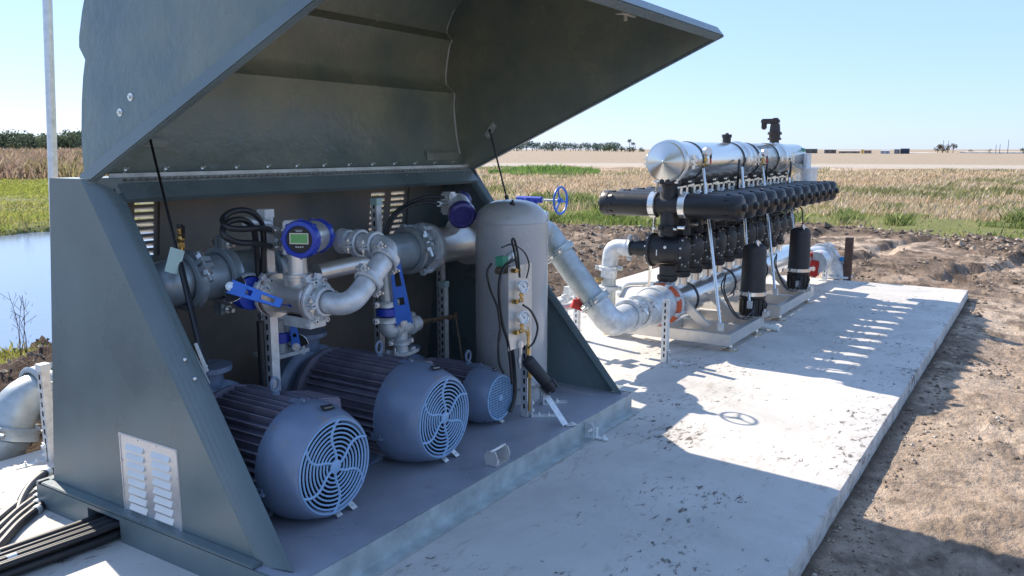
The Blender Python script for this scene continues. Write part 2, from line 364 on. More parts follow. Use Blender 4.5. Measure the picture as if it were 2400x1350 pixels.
    ll.new(mx.outputs[0], nn['Principled BSDF'].inputs['Base Color']); o.data.materials.append(mt)
    return o
build_ground()

def concrete_mat():
    mt = mat('concrete', (.56, .53, .49), 0.72, var=.07, vscale=2.3, bump=.12, bscale=60, spots=((.24, .19, .14), 7, .63, .10), spec=.3)
    n = mt.node_tree.nodes; l = mt.node_tree.links; b = n['Principled BSDF']; tc = [k for k in n if k.type == 'TEX_COORD'][0]
    src = b.inputs['Base Color'].links[0].from_socket
    # cloudy wear, brown smears and mud flecks of several sizes
    def layer(src, scale, rot, nsc, det, gate, lo, hi, col, gain=.5, amt=1.0):
        mp = n.new('ShaderNodeMapping'); mp.inputs['Scale'].default_value = scale; mp.inputs['Rotation'].default_value = (0, 0, rot); l.new(tc.outputs['Object'], mp.inputs[0])
        a = n.new('ShaderNodeTexNoise'); a.inputs['Scale'].default_value = nsc; a.inputs['Detail'].default_value = det; a.inputs['Roughness'].default_value = .72; a.inputs['Distortion'].default_value = .4; l.new(mp.outputs[0], a.inputs['Vector'])
        p = n.new('ShaderNodeTexNoise'); p.inputs['Scale'].default_value = gate; p.inputs['Detail'].default_value = 4; l.new(tc.outputs['Object'], p.inputs['Vector'])
        ad = n.new('ShaderNodeMath'); ad.operation = 'MULTIPLY_ADD'; l.new(p.outputs['Fac'], ad.inputs[0]); ad.inputs[1].default_value = gain; l.new(a.outputs['Fac'], ad.inputs[2])
        r = n.new('ShaderNodeValToRGB'); r.color_ramp.elements[0].position = lo; r.color_ramp.elements[1].position = hi
        r.color_ramp.elements[0].color = (0, 0, 0, 1); r.color_ramp.elements[1].color = (amt, amt, amt, 1); l.new(ad.outputs[0], r.inputs[0])
        mx = n.new('ShaderNodeMix'); mx.data_type = 'RGBA'; l.new(r.outputs[0], mx.inputs[0]); l.new(src, mx.inputs[6]); mx.inputs[7].default_value = (*col, 1); return mx.outputs[2]
    src = layer(src, (1, 1, 1), 0, 1.1, 8, .5, .70, .95, (.40, .385, .36), .5, .8)
    src = layer(src, (1, 2.6, 1), .5, 5, 8, 1.3, .80, .93, (.30, .25, .20), .45, .6)
    src = layer(src, (1, 2.0, 1), .9, 13, 10, 1.9, .845, .90, (.085, .065, .05), .48, .9)
    src = layer(src, (1, 1.6, 1), .3, 55, 6, 3.1, .862, .91, (.10, .08, .06), .38, .85)
    src = layer(src, (1, 1, 1), 0, 120, 3, 1.2, .90, .93, (.20, .16, .12), .36, .7)
    # dirt rubbed along the cast edges
    sp = n.new('ShaderNodeSeparateXYZ'); l.new(tc.outputs['Object'], sp.inputs[0])
    mr = n.new('ShaderNodeMapRange'); l.new(sp.outputs[1], mr.inputs[0]); mr.inputs[1].default_value = PY0 + .16; mr.inputs[2].default_value = PY0 - .02; mr.inputs[3].default_value = 0; mr.inputs[4].default_value = .34
    a = n.new('ShaderNodeTexNoise'); a.inputs['Scale'].default_value = 9; a.inputs['Detail'].default_value = 9; a.inputs['Roughness'].default_value = .75; l.new(tc.outputs['Object'], a.inputs['Vector'])
    ad = n.new('ShaderNodeMath'); ad.operation = 'ADD'; l.new(mr.outputs[0], ad.inputs[0]); l.new(a.outputs['Fac'], ad.inputs[1])
    r = n.new('ShaderNodeValToRGB'); r.color_ramp.elements[0].position = .80; r.color_ramp.elements[1].position = .90; r.color_ramp.elements[0].color = (0, 0, 0, 1); r.color_ramp.elements[1].color = (.45, .45, .45, 1); l.new(ad.outputs[0], r.inputs[0])
    mx = n.new('ShaderNodeMix'); mx.data_type = 'RGBA'; l.new(r.outputs[0], mx.inputs[0]); l.new(src, mx.inputs[6]); mx.inputs[7].default_value = (.17, .13, .10, 1)
    l.new(mx.outputs[2], b.inputs['Base Color'])
    return mt
def build_slab():
    nx, ny = 220, 80; xs = np.linspace(PX0, PX1, nx); ys = np.linspace(PY0, PY1, ny)
    bm = bmesh.new(); z0 = -.30
    def jit(a, s): return .0022 * float(fbm(np.array([a * 3.1]), np.array([s * 7.7]), 61, 4)[0])
    top = [[bm.verts.new((x + (jit(y, 1) if i in (0, nx - 1) else 0), y + (jit(x, 2) if j in (0, ny - 1) else 0), .002 * float(vnoise(np.array([x * 1.3]), np.array([y * 1.3]), 4)[0]) if 0 < i < nx - 1 and 0 < j < ny - 1 else -.004)) for j, y in enumerate(ys)] for i, x in enumerate(xs)]
    for i in range(nx - 1):
        for j in range(ny - 1): bm.faces.new((top[i][j], top[i + 1][j], top[i + 1][j + 1], top[i][j + 1]))
    ring = [top[i][0] for i in range(nx)] + [top[nx - 1][j] for j in range(1, ny)] + [top[i][ny - 1] for i in range(nx - 2, -1, -1)] + [top[0][j] for j in range(ny - 2, 0, -1)]
    prev = ring
    for k, (dz, o) in enumerate(((-.012, .004), (-.10, .006), (z0, .012))):
        cur = []
        for v in ring:
            ox = o * (1 if v.co.x > PX1 - .03 else -1 if v.co.x < PX0 + .03 else 0); oy = o * (-1 if v.co.y < PY0 + .03 else 1 if v.co.y > PY1 - .03 else 0)
            j = .0015 * float(fbm(np.array([v.co.x * 2.3 + k]), np.array([v.co.y * 2.3 + k * 3]), 63, 4)[0]) if k else 0
            cur.append(bm.verts.new((v.co.x + ox + j, v.co.y + oy + j, dz)))
        L = len(ring)
        for i in range(L): bm.faces.new((prev[i], cur[i], cur[(i + 1) % L], prev[(i + 1) % L]))
        prev = cur
    me = bpy.data.meshes.new('concrete_pad'); bmesh.ops.recalc_face_normals(bm, faces=bm.faces); bm.to_mesh(me); bm.free()
    me.polygons.foreach_set('use_smooth', [True] * len(me.polygons)); me.set_sharp_from_angle(angle=R(40))
    me.materials.append(concrete_mat()); o = poly_obj('concrete_pad', me); o['kind'] = 'structure'
build_slab()
# pond
g = G(); g.add([(-20, 7, -.50), (20, 7, -.50), (24, 26, -.50), (-20, 26, -.50)], [(0, 1, 2, 3)])
wm = mat('pond_water', (.16, .22, .34), 0.14, bump=.25, bscale=6, spec=.9)
o = g.build('pond_water', wm); o['kind'] = 'structure'

# ---- ground cover: dirt clods, grass blades, dry reeds (nobody could count them)
def mesh_tris(name, co, mt, label, cat, cols=None, quads=False):
    k = 4 if quads else 3; n = len(co) // k
    me = bpy.data.meshes.new(name); me.vertices.add(len(co)); me.vertices.foreach_set('co', co.astype(np.float32).ravel())
    me.loops.add(n * k); me.loops.foreach_set('vertex_index', np.arange(n * k)); me.polygons.add(n)
    me.polygons.foreach_set('loop_start', np.arange(n) * k); me.update(calc_edges=True)
    if cols is not None:
        a = me.color_attributes.new('tint', 'FLOAT_COLOR', 'POINT')
        a.data.foreach_set('color', np.concatenate([np.repeat(cols, k, 0), np.ones((n * k, 1))], 1).astype(np.float32).ravel())
    o = poly_obj(name, me); me.materials.append(mt); return tag(o, label, cat, kind='stuff')
def tint_mat(name, rough=.7, trans=.25):
    mt = bpy.data.materials.new(name); mt.use_nodes = True; n = mt.node_tree.nodes; l = mt.node_tree.links
    a = n.new('ShaderNodeVertexColor'); a.layer_name = 'tint'; b = n['Principled BSDF']; b.inputs['Roughness'].default_value = rough; b.inputs['Specular IOR Level'].default_value = .2
    l.new(a.outputs[0], b.inputs['Base Color']); t = n.new('ShaderNodeBsdfTranslucent'); l.new(a.outputs[0], t.inputs[0])
    ms = n.new('ShaderNodeMixShader'); ms.inputs[0].default_value = trans; l.new(b.outputs[0], ms.inputs[1]); l.new(t.outputs[0], ms.inputs[2]); l.new(ms.outputs[0], n['Material Output'].inputs[0]); return mt
BL = tint_mat('blades', .7, .45)
def blades(name, N, rlo, rhi, azlo, azhi, accept, hgt, wid, pal, label, cat, lean=.35, clump=None, power=1.0):
    u = rng.random(N); r = (rlo ** power + u * (rhi ** power - rlo ** power)) ** (1 / power); az = np.radians(azlo + rng.random(N) * (azhi - azlo))
    x = r * np.cos(az); y = r * np.sin(az)
    if clump:
        k = rng.integers(0, max(1, N // clump), N); x = x[k] + rng.normal(0, .10, N) * (1 + r[k] / 40); y = y[k] + rng.normal(0, .10, N) * (1 + r[k] / 40)
    z = zones(x, y); keep = accept(z, x, y) > rng.random(N); x, y = x[keep], y[keep]; r = np.hypot(x, y); n = len(x)
    h0 = ground_h(x, y); hh = hgt * (.5 + .9 * rng.random(n)) * (1 + .9 * fbm(x * .5, y * .5, 71, 3)); w = wid * (.6 + .8 * rng.random(n)) * np.maximum(1, r / 25)
    a = rng.random(n) * np.pi; dx, dy = np.cos(a) * w, np.sin(a) * w; lx, ly = rng.normal(0, lean, n) * hh, rng.normal(0, lean, n) * hh
    b = h0 - .02
    p0 = np.stack([x - dx, y - dy, b], 1); p1 = np.stack([x + dx, y + dy, b], 1); mx_, my_ = x + lx * .4, y + ly * .4
    p2 = np.stack([mx_ + dx * .8, my_ + dy * .8, b + hh * .6], 1); p3 = np.stack([x + lx, y + ly, b + hh], 1)
    co = np.stack([p0, p1, p2, p3], 1).reshape(-1, 3)
    pal = np.array(pal); base = np.clip((fbm(x * .22, y * .22, 81, 3) + .45), 0, .999) * len(pal); idx = np.clip((base + rng.normal(0, .8, n)).astype(int), 0, len(pal) - 1)
    c = pal[idx] * (.65 + .7 * rng.random((n, 1)))
    return mesh_tris(name, co, BL, label, cat, c, quads=True)
GR = [(.14, .20, .05), (.20, .26, .07), (.26, .31, .10), (.30, .30, .12), (.42, .34, .19), (.50, .38, .24), (.16, .20, .06)]
DR = [(.52, .41, .28), (.62, .50, .36), (.54, .41, .29), (.42, .34, .2), (.68, .57, .43), (.28, .27, .13), (.24, .25, .11)]
blades('green_grass', 190000, 19, 46, -4, 52, lambda z, x, y: z[4] * (1 - z[5] * .6) * np.clip(.30 + 2.6 * vnoise(x * .45, y * .45, 91), .03, 1), .13, .012, GR, 'patchy bright green grass between the bare dirt and the dry reeds', 'grass', power=1)
blades('bank_grass', 60000, 21.5, 66, 57, 70, lambda z, x, y: z[4] * np.clip(.6 + 1.2 * vnoise(x * .3, y * .3, 99), .1, 1), .09, .02, [(.30, .33, .07), (.36, .36, .10), (.32, .29, .11), (.24, .28, .06)], 'yellow green grass on the bank beyond the pond', 'grass', power=1)
blades('grass_clumps', 9000, 21, 34, -4, 50, lambda z, x, y: z[4] * (x > 0), .24, .011, [(.16, .21, .06), (.22, .27, .09), (.30, .33, .14)], 'taller green blades standing in clumps at the edge of the dirt', 'grass', clump=90, power=1)
blades('dry_reeds', 400000, 27, 95, -4, 52, lambda z, x, y: np.clip(z[5] + .5 * z[4], 0, 1) * np.clip(.55 + 2.2 * vnoise(x * .25, y * .25, 93), .04, 1), .24, .014, DR, 'tall dry reddish brown reeds across the field', 'reeds', power=1)
blades('marsh_reeds', 60000, 60, 190, 56, 70, lambda z, x, y: z[5], .9, .016, [(.36, .25, .19), (.42, .31, .23), (.34, .26, .16), (.28, .24, .12)], 'brown marsh reeds behind the pond bank', 'reeds', power=1)
blades('field_weeds', 26000, 62, 84, 27, 52, lambda z, x, y: (vnoise(x * .12, y * .12, 95) > -.1) * 1., .35, .02, [(.14, .24, .06), (.2, .3, .08)], 'dark green weeds among the reeds', 'weeds', power=1)
blades('pond_edge_weeds', 4200, 8.7, 9.7, 58, 70, lambda z, x, y: np.clip(vnoise(x * 1.6, y * 1.6, 97) * 3 + .4, 0, 1), .15, .005, [(.32, .34, .07), (.42, .36, .12), (.25, .3, .06)], 'yellow green weeds on the muddy pond edge', 'weeds', power=1)
blades('pond_bank_straw', 9000, 20.5, 23.5, 57, 70, lambda z, x, y: 1 + 0 * x, .22, .01, [(.5, .38, .2), (.45, .3, .15), (.35, .3, .1)], 'straw coloured grass along the far pond edge', 'grass', power=1)
def clods():
    N = 60000; r = 3.0 * (23 / 3.0) ** rng.random(N); az = np.radians(-3 + 73 * rng.random(N)); x = r * np.cos(az); y = r * np.sin(az)
    z = zones(x, y); out = (x < PX0) | (x > PX1 + .03) | (y < PY0 - .03) | (y > PY1 + .03)
    dens = np.clip(.15 + 1.5 * fbm(x * .9, y * .9, 101, 3) + z[7], .04, 1) + (np.abs(y - PY0 + .13) < .1) * .9
    k = out & (rng.random(N) < dens) & (z[6] < .2); x, y = x[k], y[k]; n = len(x)
    s = .004 + .020 * rng.random(n) ** 4 + .03 * rng.random(n) ** 9 * zones(x, y)[7]; s = s * np.clip(np.hypot(x, y) / 9, .45, 2.4); h = ground_h(x, y)
    base = np.array([(1, 0, 0), (-1, 0, 0), (0, 1, 0), (0, -1, 0), (0, 0, 1), (0, 0, -1)], float)
    F = np.array([(0, 2, 4), (2, 1, 4), (1, 3, 4), (3, 0, 4), (2, 0, 5), (1, 2, 5), (3, 1, 5), (0, 3, 5)])
    vs = base[None] * s[:, None, None] * (.6 + .9 * rng.random((n, 6, 1))) * np.array([1.2, 1.2, .8]); 
    a = rng.random(n) * 6.28; c_, s_ = np.cos(a)[:, None], np.sin(a)[:, None]; X = vs[..., 0] * c_ - vs[..., 1] * s_; Y = vs[..., 0] * s_ + vs[..., 1] * c_
    vs = np.stack([X + x[:, None], Y + y[:, None], vs[..., 2] + (h + s * .3)[:, None]], -1)
    co = vs[:, F].reshape(-1, 3)
    pal = np.array([(.26, .2, .15), (.16, .12, .09), (.34, .27, .2), (.5, .45, .38)]); c = pal[np.clip((rng.random(n) * 3.15).astype(int), 0, 3)]; c = np.repeat(c * (.7 + .5 * rng.random((n, 1))), 8, 0)
    mesh_tris('dirt_clods', co, tint_mat('clod_soil', .95, 0.0), 'crumbs and clods of dirt scattered over the sand', 'dirt', c)
clods()

# ---- far things on the horizon
def gz(x, y): return float(ground_h(np.array([float(x)]), np.array([float(y)]))[0])
def at_dist(u, dist):
    d = ray(u, 352); d = V((d.x, d.y, 0)).normalized() * dist; return V((d.x, d.y, gz(d.x, d.y)))
LEAFP = tint_mat('leaves', .8, .15)
def tree(u, dist, h, w, pal, label, group, cat='tree', palm=False, name='broadleaf_tree', n=260):
    p = at_dist(u, dist); t = thing(name, label, cat, p, group)
    g = G(); k = random.uniform(-.1, .1) * h
    g.tube([p - V((0, 0, .5)), p + V((k * .4, 0, h * .4)), p + V((k, 0, h * (.93 if palm else .7)))], [h * .035, h * .025, h * .012], 6)
    if not palm:
        for q in range(3):
            a = random.uniform(0, 6.28); g.tube([p + V((k * .3, 0, h * .3)), p + V((math.cos(a) * w * .3, math.sin(a) * w * .3, h * random.uniform(.55, .8)))], [h * .015, h * .006], 5)
    g.build('trunk', 'rust', t)
    pts = []; cols = []
    if palm:
        for q in range(60):
            a = random.uniform(0, 6.28); e = random.uniform(-.7, 1.2); L = w * .5 * random.uniform(.7, 1.1)
            c = p + V((k, 0, h * .93)); d = V((math.cos(a) * math.cos(e), math.sin(a) * math.cos(e), math.sin(e))); s = d.cross(V((0, 0, 1))).normalized() * L * .12
            pts += [c, c + d * L * .6 + s, c + d * L - V((0, 0, L * .25))]; cols.append(random.choice(pal))
    else:
        lob = [(V((random.uniform(-.38, .38) * w, random.uniform(-.3, .3) * w, h * random.uniform(.32, .82))), random.uniform(.16, .30) * w) for _ in range(8)]
        for q in range(n):
            c, rr = random.choice(lob); d = V((random.gauss(0, 1), random.gauss(0, 1), random.gauss(0, .8))).normalized() * rr * random.uniform(.6, 1.1)
            o = p + c + d; o.z = min(o.z, p.z + h); s = w * (.055 if dist < 280 else .11)
            pts += [o + V((random.uniform(-s, s), random.uniform(-s, s), random.uniform(-s, s))) for _ in range(3)]
            f = random.uniform(.6, 1.3); cc = random.choice(pal); cols.append(tuple(f * q_ for q_ in cc))
    co = np.array([tuple(q - p) for q in pts]); me = bpy.data.meshes.new('crown'); nn = len(co) // 3
    me.from_pydata(co.tolist(), [], [(3 * i, 3 * i + 1, 3 * i + 2) for i in range(nn)])
    a = me.color_attributes.new('tint', 'FLOAT_COLOR', 'POINT'); a.data.foreach_set('color', np.concatenate([np.repeat(np.array(cols), 3, 0), np.ones((nn * 3, 1))], 1).astype(np.float32).ravel())
    me.materials.append(LEAFP); o = bpy.data.objects.new('crown', me); COL.objects.link(o); o.parent = t
    return t
DG = [(.045, .075, .03), (.06, .09, .035), (.085, .115, .045)]; HAZE_PG = [(.14, .19, .16), (.18, .23, .20)]  # second palette puts distance haze into the pine leaf colours
for i in range(19):
    u = -75 + i * 20 + random.uniform(-5, 5)
    tree(u, 235 + random.uniform(-12, 12), random.uniform(4.2, 5.6), random.uniform(6, 8), [(.10, .135, .085), (.13, .165, .095), (.19, .22, .12)], 'dark green tree in the dense treeline beyond the marsh at far left', 'treeline beyond the marsh', n=1100)
for i in range(20):
    u = 1195 + i * 13 + random.uniform(-3, 3)
    tree(u, 520 + random.uniform(-20, 20), random.uniform(3.6, 6.4), random.uniform(5, 9), HAZE_PG, 'distant pine in the haze-paled tree row left of the filter unit', 'haze-paled pines on the horizon', n=200, name='pine_tree')
for i in range(7):
    tree(1415 + i * 14 if i < 6 else 1502, 330, random.uniform(1.9, 2.6), 3.2, DG, 'low dark bush on the horizon beside the tall palm', 'bushes on the horizon', cat='bush', name='bush', n=120)
tree(1476, 330, 4.6, 2.4, DG, 'tall cabbage palm rising above the bushes on the horizon', None, palm=True, name='palm_tree')
tree(1484, 332, 3.4, 2.4, DG, 'shorter palm right beside the tall palm on the horizon', None, palm=True, name='palm_tree')
for i, (u, h) in enumerate(((2198, 2.6), (2209, 3.0), (2220, 2.8), (2234, 3.2))):
    tree(u, 300, h, 2.6, [(.09, .07, .03), (.12, .09, .03)], ('brown bushy tree at the left end of the clump on the right horizon', 'taller brown tree second in the clump on the right horizon', 'brown tree third in the clump on the right horizon', 'brown tree at the right end of the clump on the right horizon')[i], 'brown trees on the right horizon', n=160)
tree(2398, 300, 1.8, 2.2, DG, 'dark bush on the horizon at the right edge of the photo', None, cat='bush', name='bush', n=100)
for i, (u, h) in enumerate(((2334, 2.6), (2343, 2.8), (2362, 4.2), (2210, 3.9), (2222, 3.8))):
    p = at_dist(u, 295); g = G(); g.tube([p - V((0, 0, .5)), p + V((.02, 0, h))], [.11, .06], 6)
    tag(g.build('dead_trunk', 'rust'), ('thin bare trunk, left of the pair on the right horizon', 'thin bare trunk, right of the pair on the right horizon', 'tallest leaning bare trunk on the right horizon', 'bare trunk poking above the brown tree clump, left', 'bare trunk poking above the brown tree clump, right')[i], 'dead tree', 'bare trunks on the horizon')
for q, (u, s) in enumerate(((2276, 1.), (2318, .8))):
    tree(u, 300, 1.6 * s, 2, [(.16, .14, .1)], ('spindly grey shrub left of the bare trunks', 'small grey shrub near the pair of bare trunks')[q], None, cat='bush', name='bush', n=40)
def far_block(u0, u1, v0, v1, dist, col, nm, label, cat, roof=None, dep=4.0):
    a = at_dist(u0, dist); b = at_dist(u1, dist); f = dist / math.hypot(FPX, 325) * math.cos(math.atan(((u0 + u1) / 2 - 1200) / math.hypot(FPX, 325)))
    zt = CAM.z + (350 - v0) * f; zb = CAM.z + (350 - v1) * f; z0 = min(a.z, zb) - .3
    d = (b - a).normalized(); n_ = V((d.y, -d.x, 0)); n_ = n_ if n_.dot(a) > 0 else -n_; n_ = n_ * dep
    t = thing(nm, label, cat, (a.x, a.y, zb)); L = (b - a).length
    P = lambda s, e, z: a.lerp(b, s) * 1 + n_ * e + V((0, 0, z - a.lerp(b, s).z))
    g = G(); g.hexa([P(0, 0, z0), P(1, 0, z0), P(1, 1, z0), P(0, 1, z0), P(0, 0, zt), P(1, 0, zt), P(1, 1, zt), P(0, 1, zt)]); body = g
    k = G(); e = .05; H = zt - zb
    k.hexa([P(-.01, -e, zt + .003), P(1.01, -e, zt + .003), P(1.01, 1 + e, zt + .003), P(-.01, 1 + e, zt + .003), P(.02, 0, zt + H * .16), P(.98, 0, zt + H * .16), P(.98, 1, zt + H * .16), P(.02, 1, zt + H * .16)]); k.build('roof', mat('far_roof', roof or tuple(c * .8 for c in col), .6), t)
    m_ = max(2, int(L / 3)); w = G()
    for i in range(m_):
        s = (i + .3) / m_; s2 = (i + .65) / m_
        w.hexa([P(s, -.02, zb + H * .25), P(s2, -.02, zb + H * .25), P(s2, .01, zb + H * .25), P(s, .01, zb + H * .25), P(s, -.02, zb + H * .75), P(s2, -.02, zb + H * .75), P(s2, .01, zb + H * .75), P(s, .01, zb + H * .75)])
    body.merge(w, mat('far_opening', tuple(c * .5 for c in col), .5)).build('body', mat('far_' + nm, col, .7, var=.15, vscale=.4), t)
far_block(1884, 1916, 350, 358, 290, (.12, .12, .11), 'shed', 'long dark grey shed on the horizon just right of the filter unit', 'shed')
far_block(1932, 1960, 351, 358, 285, (.16, .14, .12), 'shed', 'brown shed on the horizon left of the yellow machine', 'shed', (.4, .4, .4))
far_block(1966, 2016, 354, 359, 290, (.30, .25, .2), 'low_building', 'long low tan building beside the yellow machine on the horizon', 'building', (.8, .8, .8))
far_block(2019, 2024, 351.5, 359.5, 280, (.7, .45, .02), 'yellow_machine', 'small yellow machine on the horizon', 'machine', dep=2)
far_block(2025, 2043, 353, 358, 286, (.25, .2, .17), 'shed', 'small brown shed right of the yellow machine', 'shed')
far_block(2064, 2086, 353, 361, 282, (.42, .46, .52), 'container', 'pale blue grey container left of the navy one', 'container', (.85, .85, .85))
far_block(2096, 2109, 351, 361, 280, (.25, .27, .3), 'container', 'small grey container beside the navy container', 'container')
far_block(2110, 2132, 350, 362.5, 278, (.025, .035, .075), 'container', 'large navy blue container on the horizon', 'container')
far_block(2250, 2420, 356.5, 361, 300, (.78, .78, .76), 'greenhouse', 'very long low white greenhouse roof at the right horizon', 'greenhouse', (.85, .85, .85))
far_block(2120, 2245, 358, 361, 305, (.76, .76, .74), 'greenhouse', 'long white roof behind the brown tree clump', 'greenhouse', (.85, .85, .85))
far_block(2290, 2352, 361.5, 365.5, 275, (.09, .085, .08), 'dark_wall', 'long dark low wall in front of the white greenhouse roof', 'wall')
far_block(2335, 2420, 363, 366, 265, (.11, .10, .09), 'dark_wall', 'dark low wall at the right edge of the horizon', 'wall')

# ============================================================ PUMP ENCLOSURE
X0, X1, DZ = 1.93, 4.70, 0.115        # side walls, deck height
ENC = thing('pump_enclosure', 'large dark green grey fibreglass pump enclosure with its hood propped open', 'pump enclosure', (3.3, 2.9, 0))
def yb(z): return 3.80 - .20 * z / 1.53      # back wall leans a little
def wall(g, O, U, W_, N, th, us, vs, holes):   # rectangular sheet O + u U + v W_ with openings, thickness th along N
    O, U, W_, N = map(V, (O, U, W_, N)); us = sorted(set(us)); vs = sorted(set(vs))
    for i in range(len(us) - 1):
        for j in range(len(vs) - 1):
            a, b, c, d = us[i], us[i + 1], vs[j], vs[j + 1]; mu, mv = (a + b) / 2, (c + d) / 2
            if any(h[0] < mu < h[1] and h[2] < mv < h[3] for h in holes): continue
            P = lambda u, v, w: O + U * u + W_ * v + N * w
            g.add([P(a, c, 0), P(b, c, 0), P(b, d, 0), P(a, d, 0)], [(0, 1, 2, 3)]); g.add([P(a, c, th), P(b, c, th), P(b, d, th), P(a, d, th)], [(3, 2, 1, 0)])
            for (e0, e1, test) in (((a, c), (a, d), (a - .001, mv)), ((b, c), (b, d), (b + .001, mv)), ((a, c), (b, c), (mu, c - .001)), ((a, d), (b, d), (mu, d + .001))):
                tu, tv = test
                edge = tu < us[0] or tu > us[-1] or tv < vs[0] or tv > vs[-1] or any(h[0] < tu < h[1] and h[2] < tv < h[3] for h in holes)
                if edge: g.add([P(*e0, 0), P(*e1, 0), P(*e1, th), P(*e0, th)], [(0, 1, 2, 3)])
# back wall with two vent openings
slope = -.20 / 1.53; WZ = V((0, slope, 1))
vl, vr = (2.16, 2.46, 1.14, 1.43), (3.93, 4.33, .93, 1.41)
g = G(); wall(g, (0, 3.80, 0), (1, 0, 0), WZ, (0, .012, 0), 1, [X0 + .01, vl[0], vl[1], vr[0], vr[1], X1 - .01], [.10, vr[2], vl[2], vr[3], vl[3], 1.52], [vl, vr])
g.build('back_wall', 'back', ENC)
def louvre_vent(par, O, U, W_, N, w, h, cols, rows, mt, label=None, open_=True):
    # framed sheet with rows of raised louvres; each louvre hood stands off the sheet and is open below
    O, U, W_, N = map(V, (O, U, W_, N)); g = G(); hl = []; cw = w / cols
    lw = cw * .60; lh = h * .86 / rows; us = [0, w]; vs = [0, h]
    for c in range(cols):
        for r_ in range(rows):
            u0 = cw * (c + .5) - lw / 2 + (.5 - c / max(1, cols - 1) if cols > 1 else 0) * cw * .12; v0 = h * .07 + lh * r_
            hl.append((u0, u0 + lw, v0, v0 + lh * .58)); us += [u0, u0 + lw]; vs += [v0, v0 + lh * .58]
    wall(g, O, U, W_, N, .002, us, vs, hl if open_ else [])
    hoods = G(); sheet = g; g = hoods
    P = lambda u, v, n: O + U * u + W_ * v + N * n
    for (a, b, c, d) in hl:
        e = .012; kk = (d - c) * .30 if open_ else 0
        g.add([P(a, d + .002, .002), P(b, d + .002, .002), P(b, c + kk, e), P(a, c + kk, e)], [(0, 1, 2, 3)])
        g.add([P(a, d + .002, .002), P(a, c + kk, e), P(a, c + kk, .002)], [(0, 1, 2)]); g.add([P(b, d + .002, .002), P(b, c + kk, e), P(b, c + kk, .002)], [(2, 1, 0)])
    body = sheet; body.merge(hoods, 'vent')
    s = G(); fr = .006
    for (a, b, c, d) in ((.004, .010, .004, h - .004), (w - .010, w - .004, .004, h - .004), (.010, w - .010, .004, .010), (.010, w - .010, h - .010, h - .004)):
        s.hexa([P(a, c, .0025), P(b, c, .0025), P(b, d, .0025), P(a, d, .0025), P(a, c, .0045), P(b, c, .0045), P(b, d, .0045), P(a, d, .0045)])
    k = G()
    for i in range(4):
        for j in range(4):
            if i in (0, 3) or j in (0, 3): k.cyl(P(.012 + (w - .024) * i / 3, .012 + (h - .024) * j / 3, .004), P(.012 + (w - .024) * i / 3, .012 + (h - .024) * j / 3, .0075), .0035, 8)
    body.merge(s, mt).merge(k, 'bolt'); v = body.build('louvre_vent', mt, par); tag(v, label) if label else 0; return v
louvre_vent(ENC, V((vl[0] - .02, 3.8125, 0)) + WZ * (vl[2] - .02), (1, 0, 0), WZ, (0, 1, 0), vl[1] - vl[0] + .04, vl[3] - vl[2] + .04, 2, 8, 'back', 'vent in the back wall, upper left, daylight showing through')
louvre_vent(ENC, V((vr[0] - .02, 3.8125, 0)) + WZ * (vr[2] - .02), (1, 0, 0), WZ, (0, 1, 0), vr[1] - vr[0] + .04, vr[3] - vr[2] + .04, 2, 12, 'back', 'vent in the back wall, upper right, daylight showing through')
# side walls: outline in the y-z plane, rounded flange folded inward along the sloping front
def side_outline(z0=.10): return [(2.38, z0), (3.365, 1.53), (3.60, 1.53), (3.80, z0)]
for s, nm, xw in ((1, 'left_wall', X0), (-1, 'right_wall', X1)):
    o = side_outline(); g = G()
    if s == 1: g.prism([(xw, a, b) for a, b in o], (.012, 0, 0))
    else:      # right wall has the third vent opening; build it as a fan round the hole
        hy0, hy1, hz0, hz1 = 2.77, 2.98, .22, .52
        q = [(2.38, .10), (3.365, 1.53), (3.60, 1.53), (3.80, .10)]
        hol = [(hy0, hz0), (hy0, hz1), (hy1, hz1), (hy1, hz0)]
        for k in range(4):
            a, b, c, d = q[k], q[(k + 1) % 4], hol[(k + 1) % 4], hol[k]; g.prism([(xw, *a), (xw, *b), (xw, *c), (xw, *d)], (-.012, 0, 0))
    g.build('side_wall', 'fibre', ENC)
    # folded flange: from the wall corner line to the opening edge, rounded, 8 mm thick
    A0, A1 = V((xw, 2.38, .10)), V((xw, 3.365, 1.53)); B0, B1 = V((xw + s * .02, 2.215, .118)), V((xw + s * .16, 3.325, 1.455))
    if s == -1: B1 = V((xw - .05, 3.30, 1.43)); B0 = V((xw - .03, 2.19, .118)); 
    f = G(); n = 6; rows = []
    for t in (0, 1):
        A, B = (A0, A1)[t], (B0, B1)[t]; out = V((-s * .4, -.7, .6)) * .012; row = []
        for k in range(n + 1):
            w_ = k / n; p = A.lerp(B, w_) + out * math.sin(math.pi * w_) * 1.6; row.append(p)
        row.append(B + V((s * .004, .03, -.01))); rows.append(row)
    m_ = len(rows[0]); th = V((s * .006, .008, -.004))
    vs = rows[0] + rows[1] + [p + th for p in rows[0]] + [p + th for p in rows[1]]; fs = []
    for k in range(m_ - 1): fs += [(k, k + 1, m_ + k + 1, m_ + k), (2 * m_ + k, 3 * m_ + k, 3 * m_ + k + 1, 2 * m_ + k + 1)]
    fs += [tuple(range(m_)) + tuple(range(3 * m_ - 1, 2 * m_ - 1, -1)), tuple(range(m_, 2 * m_)) + tuple(range(4 * m_ - 1, 3 * m_ - 1, -1)), (0, m_, 3 * m_, 2 * m_), (m_ - 1, 2 * m_ - 1, 4 * m_ - 1, 3 * m_ - 1)]
    f.add(vs, fs); f.build('front_flange', 'fibre', ENC, ang=50)
louvre_vent(ENC, (X1 + .001, 2.77, .22), (0, 1, 0), (0, 0, 1), (1, 0, 0), .21, .30, 1, 9, 'back', 'vent in the right side wall beside the tank')
